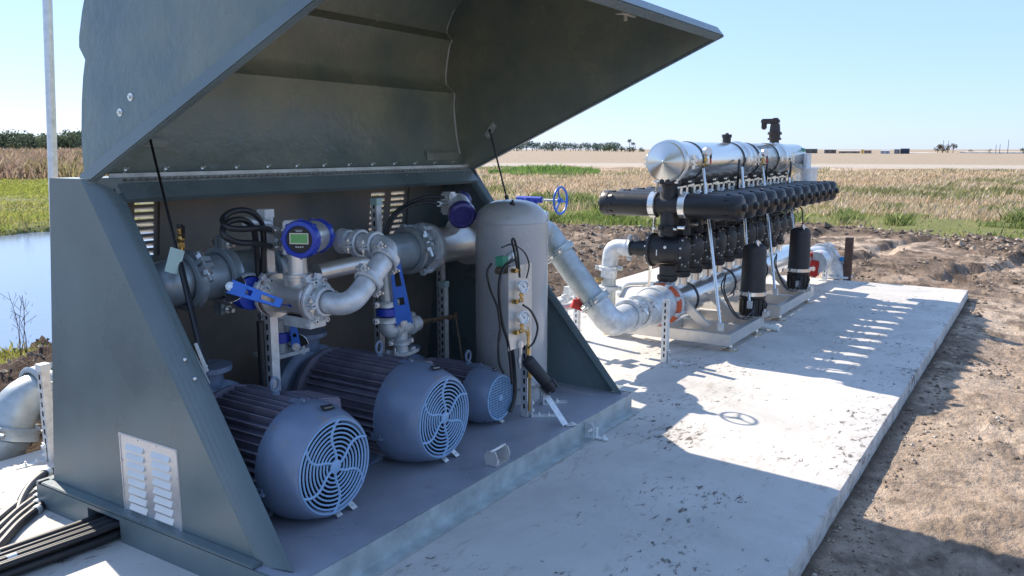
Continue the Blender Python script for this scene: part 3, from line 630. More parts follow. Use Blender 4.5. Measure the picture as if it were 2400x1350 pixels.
# top and header below the hinge
g = G(); g.box((X0 + .013, 3.365, 1.518), (X1 - .013, 3.60, 1.530)); g.box((X0 + .014, 3.34, 1.475), (X0 + .17, 3.364, 1.529)); g.build('top_panel', 'fibre', ENC)
dS = V((0, 1.11, 1.34)).normalized(); nS = V((0, -dS.z, dS.y))
g = G(); a = V((X0 + .15, 3.335, 1.50)); b = V((X1 - .04, 3.335, 1.50))
g.hexa([a - dS * .075 - nS * .03, b - dS * .075 - nS * .03, b - dS * .075, a - dS * .075, a + dS * .01 - nS * .01, b + dS * .01 - nS * .01, b + dS * .01, a + dS * .01]); g.build('header', 'fibre', ENC)
g = G(); g.box((X0 + .012, 2.3, .118), (X0 + .02, 2.31, .12))
# wall foot flanges lying on the skid
g = G()
g.box((X0 - .05, 2.36, .117), (X0 - .001, 3.84, .128)); g.box((X0 - .05, 3.8135, .117), (X1 + .05, 3.86, .128)); g.box((X1 + .001, 2.36, .117), (X1 + .05, 3.80, .128))
g.build('foot_flange', 'fibre', ENC, bevel=.003)
# skid: channel rails, front rail with upright web and toe lips, side opening for the conduits
g = G(); xa, xb = 1.88, 4.78
for (y0, s_) in ((2.105, 1),):
    g.box((xa, 2.145, .0), (xb - .06, 2.153, .112)); g.box((xa, 2.090, .002), (xb - .06, 2.145, .010)); g.box((xa, 2.100, .106), (xb + .03, 2.145, .114)) if 0 else None
g.box((xb - .06, 2.20, .0), (xb - .052, 3.84, .112)); g.box((xb - .055, 2.15, .1125), (xb + .05, 2.34, .119)); g.build('front_rail', 'galvp', ENC)
g = G(); g.box((xa, 3.44, 0), (xa + .008, 3.86, .115)); g.box((xa, 2.153, 0), (xa + .008, 3.20, .115)); g.box((xa, 3.20, .098), (xa + .008, 3.44, .115)); g.box((xa + .008, 3.86, 0), (xb - .06, 3.868, .115)); g.box((xa + .008, 3.19, 0), (xa + .6, 3.20, .1)); g.box((xa + .008, 3.44, 0), (xa + .6, 3.45, .1)); g.build('skid_frame', 'fibre', ENC)
g = G(); g.box((xa + .010, 2.155, .098), (xb - .064, 3.85, DZ - .001)); g.build('deck_plate', 'deck', ENC)
# anchor lug on the front rail
t0 = AZp(1400, 1032, .01); x = t0.x
g = G(); g.prism([(x, 2.144, .012), (x, 2.144, .105), (x, 2.10, .105), (x, 2.085, .085), (x, 2.085, .012)], (.007, 0, 0)); o = g.build('anchor_lug', 'galvd', ENC)
g = G(); g.cyl((x - .03, 2.112, .058), (x + .05, 2.112, .058), .008, 10); g.hexnut((x - .014, 2.112, .058), (1, 0, 0), .016, .012); g.lathe((x - .003, 2.112, .058), (1, 0, 0), [(0, .02), (.003, .02)], 16); g.build('bolt', 'bolt', o)
g = G(); g.box((x + .03, 2.02, .004), (x + .06, 2.118, .012)); g.box((x + .03, 2.085, .012), (x + .06, 2.09, .07)); g.hexnut((x + .045, 2.04, .012), (0, 0, 1), .013, .012); g.cyl((x + .045, 2.04, .0), (x + .045, 2.04, .035), .006, 8); g.build('anchor_bracket', 'galv', ENC)
# side vent on the left wall
louvre_vent(ENC, (X0 - .0005, 3.235, .115), (0, -1, 0), (0, 0, 1), (-1, 0, 0), .40, .355, 2, 8, 'vent', 'silver louvred vent plate on the outside of the left wall', open_=False)
# HOOD (open): outline in the y-z plane; hinge at H, tip at T
Hy, Hz = 3.375, 1.515; Ty, Tz = 1.66, 2.275
prof = [(3.43, 1.545), (3.450, 1.62), (3.465, 1.72), (3.470, 1.85), (3.465, 1.95), (3.452, 2.02), (3.505, 2.075), (3.508, 2.12), (3.49, 2.22), (3.455, 2.33), (3.435, 2.36), (3.470, 2.41), (3.455, 2.45), (3.40, 2.54), (3.30, 2.63), (3.10, 2.70), (3.00, 2.705), (2.88, 2.675), (2.6, 2.58), (2.2, 2.46), (1.9, 2.365), (1.72, 2.31)]
def inset(y, z, right=False):
    d = inset0(y, z); return d * (.15 if right else .13)
def twist(y, z):   # the right end of the shell sits a little forward
    return -.0 * max(0, min(1, (z - 1.56) / .3)) * max(0, min(1, (y - 2.0) / 1.2))
def inset0(y, z):   # draft: the shell narrows away from the rim plane
    d = V((0, Ty - Hy, Tz - Hz)).normalized(); n = V((0, -d.z, d.y)); n = n if n.z > 0 else -n
    return max(0, (V((0, y, z)) - V((0, Hy, Hz))).dot(n))
HX0, HX1 = X0 + .05, X1 - .010
hood = None
def hood_shell():
    th = .010; cx, n = (prof[8][0] * .5 + Ty * .5, 2.15), len(prof)
    def sect(off):
        out = []
        for (y, z) in prof:
            c = V((0, y - 2.75, z - 2.1)); l = c.length; c = c * ((l - off) / l); out.append((2.75 + c.y, 2.1 + c.z))
        return out
    bm = bmesh.new(); so, si = sect(0), sect(th)
    def row(sec, x_side, off):
        r = []
        for (y, z) in sec:
            ins = inset(y, z, x_side == 1); x = HX0 + ins + off if x_side == 0 else HX1 - ins - off; r.append(bm.verts.new((x, y + (twist(y, z) if x_side else 0), z)))
        return r
    o0, o1, i0, i1 = row(so, 0, 0), row(so, 1, 0), row(si, 0, th), row(si, 1, th)
    K = 10
    def strip(ra, rb, flip=False):
        for k in range(len(ra) - 1):
            f = (ra[k], ra[k + 1], rb[k + 1], rb[k]); bm.faces.new(f)
    strip(o0, o1); strip(i0, i1)
    # side panels closed by the rim line
    rim = [(Hy, Hz), (Ty, Tz)]
    for rr_, xs in ((o0, HX0), (i0, HX0 + th), (o1, HX1), (i1, HX1 - th)):
        a = bm.verts.new((xs, Hy, Hz)); b = bm.verts.new((xs, Ty, Tz)); M_ = 16
        line = [a] + [bm.verts.new((xs, Hy + (Ty - Hy) * k / M_, Hz + (Tz - Hz) * k / M_)) for k in range(1, M_)] + [b]
        bm.faces.new(rr_ + list(reversed(line)))
    me = bpy.data.meshes.new('hood'); bmesh.ops.triangulate(bm, faces=[f for f in bm.faces if len(f.verts) > 4])
    bm.to_mesh(me); bm.free(); off = LOC[ENC.name]
    me.transform(Matrix.Translation(-off)); me.polygons.foreach_set('use_smooth', [True] * len(me.polygons)); me.set_sharp_from_angle(angle=R(50))
    me.materials.append(M['fibrein']); o = bpy.data.objects.new('hood', me); COL.objects.link(o); o.parent = ENC; LOC[o.name] = off; return o
hood = hood_shell()
def Hp(x, t, n_, ex=0):   # point on the rim: t along hinge->tip, n_ above the rim plane
    d = V((0, Ty - Hy, Tz - Hz)); L = d.length; d.normalize(); nn = V((0, -d.z, d.y)); nn = nn if nn.z > 0 else -nn
    return V((x, Hy, Hz)) + d * (t * L + ex) + nn * n_
g = G()
for x, s in ((HX0, -1), (HX1, 1)):    # rim band down both sides and across the tip
    g.hexa([Hp(x + s * .030, 0, -.012, -.06), Hp(x - s * .012, 0, -.012, -.06), Hp(x - s * .012, 1, -.012, .03), Hp(x + s * .030, 1, -.012, .03),
            Hp(x + s * .018, 0, .052, -.03), Hp(x - s * .002, 0, .052, -.03), Hp(x - s * .002, 1, .052, .01), Hp(x + s * .018, 1, .052, .01)])
g.hexa([Hp(HX0 - .012, 1, -.012, -.03), Hp(HX1 + .012, 1, -.012, -.03), Hp(HX1 + .012, 1, -.012, .032), Hp(HX0 - .012, 1, -.012, .032),
        Hp(HX0 - .012, 1, .055, -.015), Hp(HX1 + .012, 1, .055, -.015), Hp(HX1 + .012, 1, .055, .014), Hp(HX0 - .012, 1, .055, .014)])
g.build('hood_rim', 'fibre', hood, bevel=.006)
# lap seam inside the right end, cloth patch and stiffener ribs
g = G(); pts = [(HX1 - inset(y, z, True) - .016, y + twist(y, z) - .012, z) for y, z in prof[1:16]]; g.tube(smooth([(p[0] + random.uniform(-.003, .003), p[1] + random.uniform(-.003, .003), p[2]) for p in pts], 4), .006, 6); g.build('seam', 'galvp', hood)
g = G()
g.box((HX0 + .08, 3.425, 1.66), (HX0 + .42, 3.458, 1.70)); g.build('stiffener', 'fibrein', hood, bevel=.01); g = G(); g.box((HX1 - .42, 3.425, 1.57), (HX1 - .06, 3.452, 1.64)); g.build('stiffener', 'fibrein', hood, bevel=.01)
for u, v in ((313, 228), (290, 264)):
    p = AX(u, v, HX0 + inset(3.2, 1.9)); p.x = HX0 + inset(p.y, p.z); h = G()
    h.lathe(p + V((-.001, 0, 0)), (-1, 0, 0), [(0, .017), (.003, .016)], 20); h.hexnut(p + V((-.004, 0, 0)), (-1, 0, 0), .007, .008); h.build('washer_bolt', 'bolt', hood)
for i in range(13):
    x = 2.17 + i * .198; h = G(); p = V((x, 3.433, 1.563))
    h.lathe(p, (0, -1, .1), [(0, .015 if i < 2 else .0135), (.003, .0125)], 16); h.cyl(p, p + V((.004, -.03, .008)), .0035, 6); h.hexnut(p - V((0, .003, 0)), (0, -1, .1), .008, .007); h.build('hinge_bolt', 'bolt', hood)
p = AY(1360, 8, 2.25); p = V((p.x, 2.0, 2.37)); g = G(); g.box((p.x - .02, 1.93, 2.355), (p.x + .02, 2.03, 2.36)); g.box((p.x - .08, 1.96, 2.345), (p.x + .09, 1.972, 2.353)); g.cyl((p.x, 1.98, 2.365), (p.x, 1.98, 2.32), .012, 10); g.build('latch', 'ssb', hood)
# hinge: two leaves and knuckles
g = G(); a, b = 2.06, 4.67
g.box((a, 3.372, 1.517), (b, 3.376, 1.548)); pA = V((0, 3.363, 1.512))
g.hexa([V((a, 0, 0)) + pA + nS * .002, V((b, 0, 0)) + pA + nS * .002, V((b, 0, 0)) + pA + nS * .005, V((a, 0, 0)) + pA + nS * .005] + [V((q, 0, 0)) + pA - dS * .062 + nS * e for q, e in ((a, .002), (b, .002), (b, .005), (a, .005))])
g.build('hinge_leaf', 'galvp', ENC)
g = G(); n = 74; st = (b - a) / n
for k in range(n): g.cyl((a + st * k + .002, 3.366, 1.5215), (a + st * (k + .5), 3.366, 1.5215), .0075, 8)
g.cyl((a, 3.366, 1.5215), (b, 3.366, 1.5215), .0035, 6); g.build('hinge_knuckle', 'bolt', ENC)
for i in range(13):
    x = 2.16 + i * .2; h = G(); p = V((x, 0, 0)) + pA - dS * .034 + nS * .005; h.hexnut(p, nS, .008, .006); h.cyl(p, p + nS * .012, .004, 6); h.build('hinge_screw', 'bolt', ENC)
# gas struts
for (top, bot, w1) in ((AX(350, 318, 2.30), AX(480, 858, 2.05), .55), (AX(1148, 306, 4.52), AX(1232, 640, 4.60), .45)):
    st = G(); d = bot - top; mid = top + d * w1
    st.cyl(mid, bot, .013, 14); s_ = st.build('gas_strut', 'black', ENC)
    r_ = G(); r_.cyl(top, mid, .006, 10); r_.ball(top, .011, 10); r_.build('rod', 'black', s_)
    k = G(); k.ball(bot, .012, 10); k.hexa([bot + V((-.02, dy, dz)) for dy, dz in ((-.05, -.06), (-.04, -.06), (.05, .06), (.04, .06))] + [bot + V((-.016, dy, dz)) for dy, dz in ((-.05, -.06), (-.04, -.06), (.05, .06), (.04, .06))]); k.build('strut_bracket', 'bolt', s_)
pp = AX(1150, 306, HX1 - inset(3.15, 1.78, True) - .016); g = G()
e1 = V((0, -.42, .91)).normalized(); e1 = V((0, -.62, .78)); e2 = V((0, .78, .62)); w_, l_ = .024, .055
g.hexa([pp + V((0, 0, 0)) + e1 * a * l_ + e2 * b * w_ + V((c, 0, 0)) for c in (0, -.003) for a, b in ((-1, -1), (1, -1), (1, 1), (-1, 1))]); o = g.build('strut_plate', 'bolt', hood)
g = G(); [g.hexnut(pp + e1 * t + V((-.003, 0, 0)), (-1, 0, 0), .007, .005) for t in (-.038, .0, .038)]; g.build('screw', 'galvd', o)
# cast stay on the left flange
q = AX(468, 840, 2.01); g = G(); g.hexa([q + V((0, a, b)) for a, b in ((.03, .055), (.018, .06), (-.045, -.045), (-.028, -.055))] + [q + V((.006, a, b)) for a, b in ((.03, .055), (.018, .06), (-.045, -.045), (-.028, -.055))]); g.build('stay_plate', 'galvp', ENC)
for u, v in ((440, 841), (463, 886)):
    q = AX(u, v, 1.985); q.x -= .012; g = G(); g.ball(q + V((0, 0, 0)), .008, 10); g.build('screw', 'bolt', ENC)

# ============================================================ MOTORS
def motor(c, rg, rb, rf, L, name, label, small=False, spin=0.0, pump=True):
    c = V(c)      # centre of the grille face; axis runs along +y
    t = thing('electric_motor', label, 'motor', (c.x, c.y + .3, DZ), 'motors on the enclosure deck')
    dc = L * .30
    g = G(); Y = V((0, 1, 0))
    g.lathe(c, Y, [(.016, rg * .90), (.004, rg * .92), (.0, rg * .965), (.0, rg), (.010, rg * 1.05), (dc * .30, rg + (rb - rg) * .55), (dc * .6, rg + (rb - rg) * .88), (dc * .85, rb), (dc, rb * .985), (dc, rb * .95), (dc * .6, rb * .9), (.03, rg * .9)], 56, caps=False)
    g.build('fan_cover', 'motor', t, ang=50)
    g = G(); g.lathe(c + Y * .05, Y, [(0, rg * .9), (.004, rg * .9)], 40); 
    for k in range(7):
        a = k * 2 * math.pi / 7; u = V((math.cos(a), 0, math.sin(a))); v_ = V((-math.sin(a), 0, math.cos(a)))
        g.hexa([c + Y * .03 + u * rg * .25, c + Y * .045 + u * rg * .25, c + Y * .045 + u * rg * .85, c + Y * .03 + u * rg * .85] + [c + Y * .03 + u * rg * .25 + v_ * .006, c + Y * .045 + u * rg * .25 + v_ * .006, c + Y * .045 + u * rg * .85 + v_ * .006, c + Y * .03 + u * rg * .85 + v_ * .006])
    g.build('fan', 'dark', t)
    g = G()
    def circ(r, n=48): return [c + V((math.cos(2 * math.pi * k / n) * r, -.002, math.sin(2 * math.pi * k / n) * r)) for k in range(n)]
    if small:
        st = rg / 8.5; wr = .0024
        for k in range(-8, 9):
            h = math.sqrt(max(0, (rg * .97) ** 2 - (k * st) ** 2)); g.cyl(c + V((k * st, -.003, -h)), c + V((k * st, -.003, h)), wr, 6); g.cyl(c + V((-h, -.002, k * st)), c + V((h, -.002, k * st)), wr, 6)
        g.tube(circ(rg * .985), .005, 8, closed=True); g.lathe(c + V((0, -.007, 0)), Y, [(0, rg * .15), (.008, rg * .15)], 8)
    else:
        nr = 9
        for k in range(nr): g.tube(circ(rg * (.24 + .73 * k / (nr - 1))), .0042, 6, closed=True)
        g.lathe(c + V((0, -.008, 0)), Y, [(0, rg * .13), (.003, rg * .155), (.010, rg * .155)], 8)
        for k in range(6):
            a0 = spin + k * math.pi / 3; seg = []
            for j in range(9):
                f = j / 8; r = rg * (.13 + .85 * f); a = a0 + (.32 * math.sin(f * 3.0) if f > .35 else .32 * math.sin(1.05) * f / .35); seg.append(c + V((math.cos(a) * r, -.003, math.sin(a) * r)))
            g.tube(seg, .0062, 6)
    o = g.build('grille', mat('grille_enamel', (.26, .42, .62), .4), t)
    # finned frame
    g = G(); ys, ye = dc * .92, L; rc = rb * .80
    g.lathe(c, Y, [(ys, rc), (ye - .04, rc)], 40)
    nf = 44 if not small else 34
    for k in range(nf):
        a = 2 * math.pi * (k + .5) / nf; u = V((math.cos(a), 0, math.sin(a))); v_ = V((-math.sin(a), 0, math.cos(a))) * .0035
        # fins stand up square to the casting top and sides
        if abs(math.sin(a)) > .75: u2 = V((math.cos(a) * .6, 0, math.sin(a)))
        else: u2 = u
        r0, r1 = rc * .97, rb * (1.0 + .02 * math.sin(k * 2.4)); e = u2.normalized()
        b0 = c + u * r0; b1 = b0 + e * (r1 - r0)
        g.hexa([b0 + Y * ys - v_, b0 + Y * ys + v_, b0 + Y * (ye - .05) + v_, b0 + Y * (ye - .05) - v_, b1 + Y * (ys + .012) - v_ * .6, b1 + Y * (ys + .012) + v_ * .6, b1 + Y * (ye - .075) + v_ * .6, b1 + Y * (ye - .075) - v_ * .6])
    g.build('finned_frame', 'fins', t)
    g = G(); g.lathe(c, Y, [(ye - .05, rb * .93), (ye - .03, rb * .97), (ye, rb * .95), (ye + .04, rb * .72), (ye + .07, rb * .45)], 36); g.build('end_bell', 'fins', t)
    # feet
    for s in (-1, 1):
        for yy in (dc + .06, L - .13):
            g = G(); x0 = c.x + s * rb * .45; x1 = c.x + s * rb * .98
            g.hexa([(x0, c.y + yy, DZ + .0005), (x1, c.y + yy, DZ + .0005), (x1, c.y + yy + .09, DZ + .0005), (x0, c.y + yy + .09, DZ + .0005), (x0, c.y + yy, c.z - rb * .6), (x1 - s * .09, c.y + yy, DZ + .018), (x1 - s * .09, c.y + yy + .09, DZ + .018), (x0, c.y + yy + .09, c.z - rb * .6)])
            o2 = g.build('foot', 'motor', t, bevel=.004); h = G(); h.hexnut((x1 - s * .035, c.y + yy + .04, DZ + .004), (0, 0, 1), .014, .016); h.build('bolt', 'bolt', o2)
    # deck clips in front of the feet
    for dx in ((.35, .0) if not small else (.1,)):
        g = G(); q = V((c.x + rb * dx + .02, c.y + .035, DZ)); g.bar(q + V((0, .07, .075)), q + V((.01, -.025, .004)), .034, .003); o3 = g.build('clip', 'bolt', t); h = G(); h.hexnut(q + V((.009, -.010, .012)), (0, -.3, 1), .007, .006); h.build('bolt', 'galvd', o3)
    # lifting eye, conduit box, rating label, cover screws
    yy = c.y + (L * .52 if not small else L * .42); zt = c.z + rb * .98
    g = G(); g.cyl((c.x, yy, zt - .02), (c.x, yy, zt + .016), .019, 16); ring = [V((c.x + math.cos(a) * .021, yy, zt + .048 + math.sin(a) * .030)) for a in [2 * math.pi * k / 24 for k in range(24)]]
    if spin < 9: g.tube(ring, .0075, 8, closed=True)
    g.build('lifting_eye', 'motor', t)
    if not small:
        g = G(); bx = c.x + rb * .92; g.hexa([(bx - .05, c.y + dc + .08, c.z + rb * .25), (bx + .11, c.y + dc + .08, c.z + rb * .1), (bx + .11, c.y + dc + .3, c.z + rb * .1), (bx - .05, c.y + dc + .3, c.z + rb * .25), (bx - .05, c.y + dc + .08, c.z + rb * .78), (bx + .09, c.y + dc + .08, c.z + rb * .66), (bx + .09, c.y + dc + .3, c.z + rb * .66), (bx - .05, c.y + dc + .3, c.z + rb * .78)]); g.build('conduit_box', 'fins', t, bevel=.006)
    a = R(84); rr = rg + (rb - rg) * .60; n_ = V((math.cos(a), -.55, math.sin(a))).normalized(); q = c + V((math.cos(a) * rr, dc * .30, math.sin(a) * rr)) + n_ * .006; sx = V((-math.sin(a), 0, math.cos(a))); sy = n_.cross(sx)
    w_, h_ = rg * .16, rg * .075
    g = G(); g.hexa([q + sx * i * w_ + sy * j * h_ + n_ * k for k in (0, .002) for i, j in ((-1, -1), (1, -1), (1, 1), (-1, 1))]); o4 = g.build('label', 'dark', t)
    g = G(); g.hexa([q + sx * i * w_ * .75 + sy * (j * h_ * .3 + h_ * .25) + n_ * k for k in (.0025, .003) for i, j in ((-1, -1), (1, -1), (1, 1), (-1, 1))]); g.build('lettering', 'bolt', o4)
    for a in (R(95), R(195), R(-25)):
        rr = rb * .99; q = c + V((math.cos(a) * rr, dc * .85, math.sin(a) * rr)); n_ = V((math.cos(a), 0, math.sin(a))); s_ = V((-math.sin(a), 0, math.cos(a))); g = G()
        g.bar(q - Y * .01 + n_ * .004, q + Y * .05 + n_ * .004, .035, .006, up=n_); g.bar(q - Y * .012 + n_ * .004, q - Y * .012 + n_ * .022, .014, .006, up=Y); g.hexnut(q - Y * .026 + n_ * .013, (0, 1, 0), .007, .01); g.build('cover_lug', 'motor', t)
    if pump:
        g = G(); pc = c + Y * (L + .05)
        g.lathe(pc, Y, [(0, rb * .55), (.02, rb * .85), (.05, rb * .98), (.11, rb * .98), (.15, rb * .8), (.19, rb * .45)], 36)
        g.lathe((c.x, pc.y + .09, c.z), (0, 0, 1), [(0, rb * .28), (rb * 1.15, rb * .28), (rb * 1.16, rb * .44), (rb * 1.25, rb * .44)], 24)
        g.box((c.x - rb * .5, pc.y, DZ + .001), (c.x + rb * .5, pc.y + .12, c.z - rb * .55)); g.build('pump_casing', 'motor', t)
    return t
motor((2.357, 2.40, .352), .203, .255, .2, .66, 'm1', 'nearest large blue grey motor with slotted round fan grille, beside the left wall', spin=R(20))
motor((3.100, 2.40, .356), .198, .255, .2, .80, 'm2', 'middle large blue grey motor under the galvanised pipe tee', spin=R(20))
motor((3.738, 2.50, .278), .125, .165, .1, .52, 'm3', 'smallest motor, square mesh fan guard, beside the tall grey tank', small=True)

# ============================================================ PIPEWORK INSIDE THE ENCLOSURE
Xv, Yv, Zv = V((1, 0, 0)), V((0, 1, 0)), V((0, 0, 1))
def pipe(par, pts, r, mt='galvd', name='pipe', rad=None, n=24):
    g = G(); g.tube(fillet(pts, rad or r * 1.5) if len(pts) > 2 else [V(p) for p in pts], r, n); return g.build(name, mt, par)
MY, MZ = 3.20, 1.075
t = thing('suction_manifold', 'large grey pipe with clamp couplings behind the left gas strut', 'pipe', (2.2, MY, MZ))
pipe(t, [(2.14, MY + .40, MZ - .22), (2.16, MY + .02, MZ), (2.74, MY, MZ)], .105, 'paintp', rad=.13)
coupling(t, (2.47, MY, MZ), Xv, .105, e=(0, -.1, 1), mt='paintp', w=.055)
coupling(t, (2.74, MY, MZ), Xv, .105, e=(0, -.7, .7), mt='paintp', w=.055)
coupling(t, (2.28, MY, MZ), Xv, .105, e=(0, -.8, .5), mt='paintp', w=.055)
g = G(); p = AY(410, 612, 3.05); e1 = V((.35, 0, .94)).normalized(); e2 = V((.94, 0, -.35)).normalized()
g.hexa([p + e1 * a * .052 + e2 * b * .034 + V((0, c, 0)) for c in (0, .004) for a, b in ((-1, -1), (1, -1), (1, 1), (-1, 1))]); tag(g.build('tag_plate', 'capg', t))
t = thing('ball_valve', 'small brass bleed valve standing up behind the left gas strut', 'valve', AY(425, 600, 3.15))
p = AY(426, 596, 3.15); g = G(); g.cyl(p, p + Zv * .03, .010, 8); g.hexnut(p + Zv * .03, Zv, .016, .02); g.ball(p + Zv * .07, .020, 12); g.cyl(p + Zv * .05, p + Zv * .10, .009, 8); g.hexnut(p + Zv * .095, Zv, .015, .016); g.build('valve_body', 'brass', t)
g = G(); g.cyl(p + Zv * .115, p + Zv * .13, .013, 10); g.bar(p + Zv * .07 + V((.0, -.02, 0)), p + V((.0, -.026, .125)), .012, .004, up=Yv); g.build('handle', 'black', t)
t = thing('grooved_reducer', 'dull round pipe stub and clamp between the left manifold and the blue lever valve', 'pipe fitting', (2.56, 3.1, 1.0))
pipe(t, [(2.60, 3.18, .985), (2.63, 3.05, .97)], .068, 'paintp'); coupling(t, (2.60, 3.13, .985), Yv, .062, e=(1, 0, .3), mt='paintp')
coupling(t, (2.50, 3.06, 1.02), (.25, 1, 0), .062, e=(1, 0, .1), mt='paintp', w=.05)
def lever_valve(lc, axis, r, l0, l1, side, label, nm='blue_lever_valve', plate=True, col='blue'):
    lc = V(lc); axis = V(axis).normalized(); t = thing('lever_valve', label, 'valve', lc, 'blue lever valves')
    g = G(); g.lathe(lc - axis * r * .45, axis, [(0, r * .95), (r * .08, r * 1.12), (r * .82, r * 1.12), (r * .9, r * .95)], 28); g.build('valve_body', col, t)
    l0, l1 = V(l0), V(l1); d = (l1 - l0).normalized(); side = V(side).normalized(); x = d.cross(side).normalized(); L = (l1 - l0).length; w = L * .105
    g = G(); g.cyl(lc, l0 - side * .0, .012, 10); g.cyl(l0 - side * .03, l0 + side * .012, .020, 16); g.build('stem', 'galvd', t)
    # lever: tapered channel with two slots, built from rails and webs
    g = G(); th = side * .010; cuts = [(0, .30), (.42, .60), (.86, 1.0)]
    def W(s): return w * (1.25 - .5 * s)
    for s0, s1 in cuts: g.hexa([l0 + d * L * s + x * k * W(s) + q for q in (V((0, 0, 0)), th) for s, k in ((s0, -1), (s1, -1), (s1, 1), (s0, 1))])
    for a, b in ((-1, -.45), (.45, 1)): g.hexa([l0 + d * L * s + x * k * W(s) + q for q in (V((0, 0, 0)) + side * .001, th * .98) for s, k in ((.3, a), (.86, a), (.86, b), (.3, b))])
    for k in (-1, 1): g.hexa([l0 + d * L * s + x * e * W(s) + q for q in (-side * .014, th * .9) for s, e in ((-.03, k * .99), (.93, k * .99), (.93, k * .80), (-.03, k * .80))])
    g.build('lever', 'blueh', t, bevel=.0015)
    g = G(); g.lathe(l0 + side * .011, side, [(0, .010), (.003, .010)], 14); g.hexnut(l0 + side * .014, side, .006, .004); g.build('bolt', 'bolt', t)
    if plate:
        g = G(); c = l0 - side * .022; pts = [c + (d * math.cos(a) + x * math.sin(a)) * r * .95 for a in [R(a) for a in range(-70, 91, 16)]]
        g.prism([c - d * r * .3 - x * r * .1] + pts, side * .004); g.build('throttle_plate', 'dark', t)
        g = G(); [g.bar(p, p.lerp(c, .16), .004, .004) for p in pts]; g.tube(pts, .0022, 5); g.build('notches', 'bolt', t)
    return t
lever_valve((2.50, 3.06, 1.0), Yv, .068, AY(540, 672, 2.93), AY(660, 712, 2.72), (-.6, -.7, .3), 'blue valve with its lever pointing right, just left of the flow meter', plate=True)
# flow meter with the green screen
FMX, FMZ = 2.635, .968
t = thing('flow_meter', 'stainless flow meter with a blue ringed head and green screen', 'flow meter', (FMX, 2.91, FMZ), 'flow meters')
g = G(); g.lathe((FMX, 3.045, FMZ), -Yv, [(0, .102), (.016, .102), (.017, .078), (.055, .076), (.21, .076), (.225, .080), (.232, .090), (.246, .092), (.252, .090)], 48); g.build('body', 'ssb', t)
g = G(); g.lathe((FMX, 3.060, FMZ), -Yv, [(0, .100), (.012, .100)], 40); g.lathe((FMX, 2.792, FMZ), -Yv, [(0, .089), (.006, .089)], 40); g.build('gasket', 'gasket', t)
flange(t, (FMX, 3.079, FMZ), -Yv, .104, .018, 8, .088, .010); flange(t, (FMX, 2.786, FMZ), -Yv, .094, .018, 8, .074, .012)
for k, (a, y) in enumerate(((150, 3.05), (125, 3.05), (110, 2.79), (75, 2.79), (250, 2.79), (290, 2.79))):
    a = R(a); q = V((FMX + math.cos(a) * .094, y + .01, FMZ + math.sin(a) * .094)); g = G(); g.bar(q, q + V((math.cos(a) * .028, 0, math.sin(a) * .028)), .028, .02, up=Yv); g.cyl(q + Yv * .03, q - Yv * .05, .006, 8); g.hexnut(q - Yv * .04, -Yv, .011, .01); g.build('clamp_lug', 'galv', t)
g = G(); p = V((FMX + .012, 2.91, FMZ)); g.lathe(p, Zv, [(.05, .060), (.084, .062), (.086, .067), (.096, .067), (.097, .062), (.100, .062), (.101, .067), (.110, .067), (.112, .044), (.16, .042), (.20, .042)], 32); g.build('neck', 'ssb', t)
HC = V((2.690, 2.90, 1.235)); n_ = V((-.90, -.43, .02)).normalized(); sd = n_.cross(Zv).normalized(); up_ = sd.cross(n_)
if sd.dot(RGT) < 0: sd = -sd
g = G(); g.lathe(HC - n_ * .13, n_, [(0, .070), (.01, .074), (.13, .074), (.18, .070)], 40); g.build('head_housing', 'ssb', t)
g = G(); g.lathe(HC + n_ * .025, n_, [(0, .078), (.004, .086), (.040, .086), (.050, .080), (.052, .063), (.046, .060)], 44, caps=False)
for k in range(8):
    a = 2 * math.pi * k / 8; q = HC + n_ * .045 + (sd * math.cos(a) + up_ * math.sin(a)) * .087; g.bar(q - n_ * .018, q + n_ * .018, .012, .008, up=(sd * math.cos(a) + up_ * math.sin(a)))
g.build('bezel', 'blue', t)
g = G(); g.lathe(HC - n_ * .135, n_, [(-.045, .070), (-.040, .078), (0, .080), (.008, .076)], 40)
for k in range(10):
    a = 2 * math.pi * k / 10; q = HC - n_ * .155 + (sd * math.cos(a) + up_ * math.sin(a)) * .079; g.bar(q - n_ * .018, q + n_ * .018, .014, .008, up=(sd * math.cos(a) + up_ * math.sin(a)))
g.build('rear_cover', 'blue', t)
def panel(par, c, w, h, dz, mt, name, off=0):
    g = G(); g.hexa([c + sd * a * w + up_ * b * h + n_ * (off + k) for k in (0, dz) for a, b in ((-1, -1), (1, -1), (1, 1), (-1, 1))]); return g.build(name, mt, par)
g = G(); g.lathe(HC + n_ * .066, n_, [(0, .060), (.004, .060)], 40); face = g.build('display_face', 'black', t)
panel(face, HC + up_ * .004, .040, .022, .003, 'screen', 'screen', .0705)
fr = G()
for a, b, w, h in ((0, .0245, .0425, .0018), (0, -.0205, .0425, .0018), (-.0418, .0015, .0018, .0245), (.0418, .0015, .0018, .0245)): 
    c = HC + up_ * (.0025 + b) + sd * a; fr.hexa([c + sd * i * w + up_ * j * h + n_ * k for k in (.0705, .0745) for i, j in ((-1, -1), (1, -1), (1, 1), (-1, 1))])
fr.build('screen_frame', 'bolt', face)
g = G()
for a, b, w in ((-.001, .042, .018), (0, .0355, .014)):
    for q in range(6):
        c = HC + up_ * b + sd * (a - w + w * 2 * (q + .5) / 6); g.hexa([c + sd * i * w * .12 + up_ * j * .0013 + n_ * k for k in (.0705, .0712) for i, j in ((-1, -1), (1, -1), (1, 1), (-1, 1))])
g.build('lettering', 'white', face)
g = G(); [g.lathe(HC + sd * (-.015 + .010 * k) - up_ * (.034 - abs(k - 1.5) * .001) + n_ * .0705, n_, [(0, .0036), (.0015, .0036)], 10) for k in range(4)]; g.build('buttons', 'galvd', face)
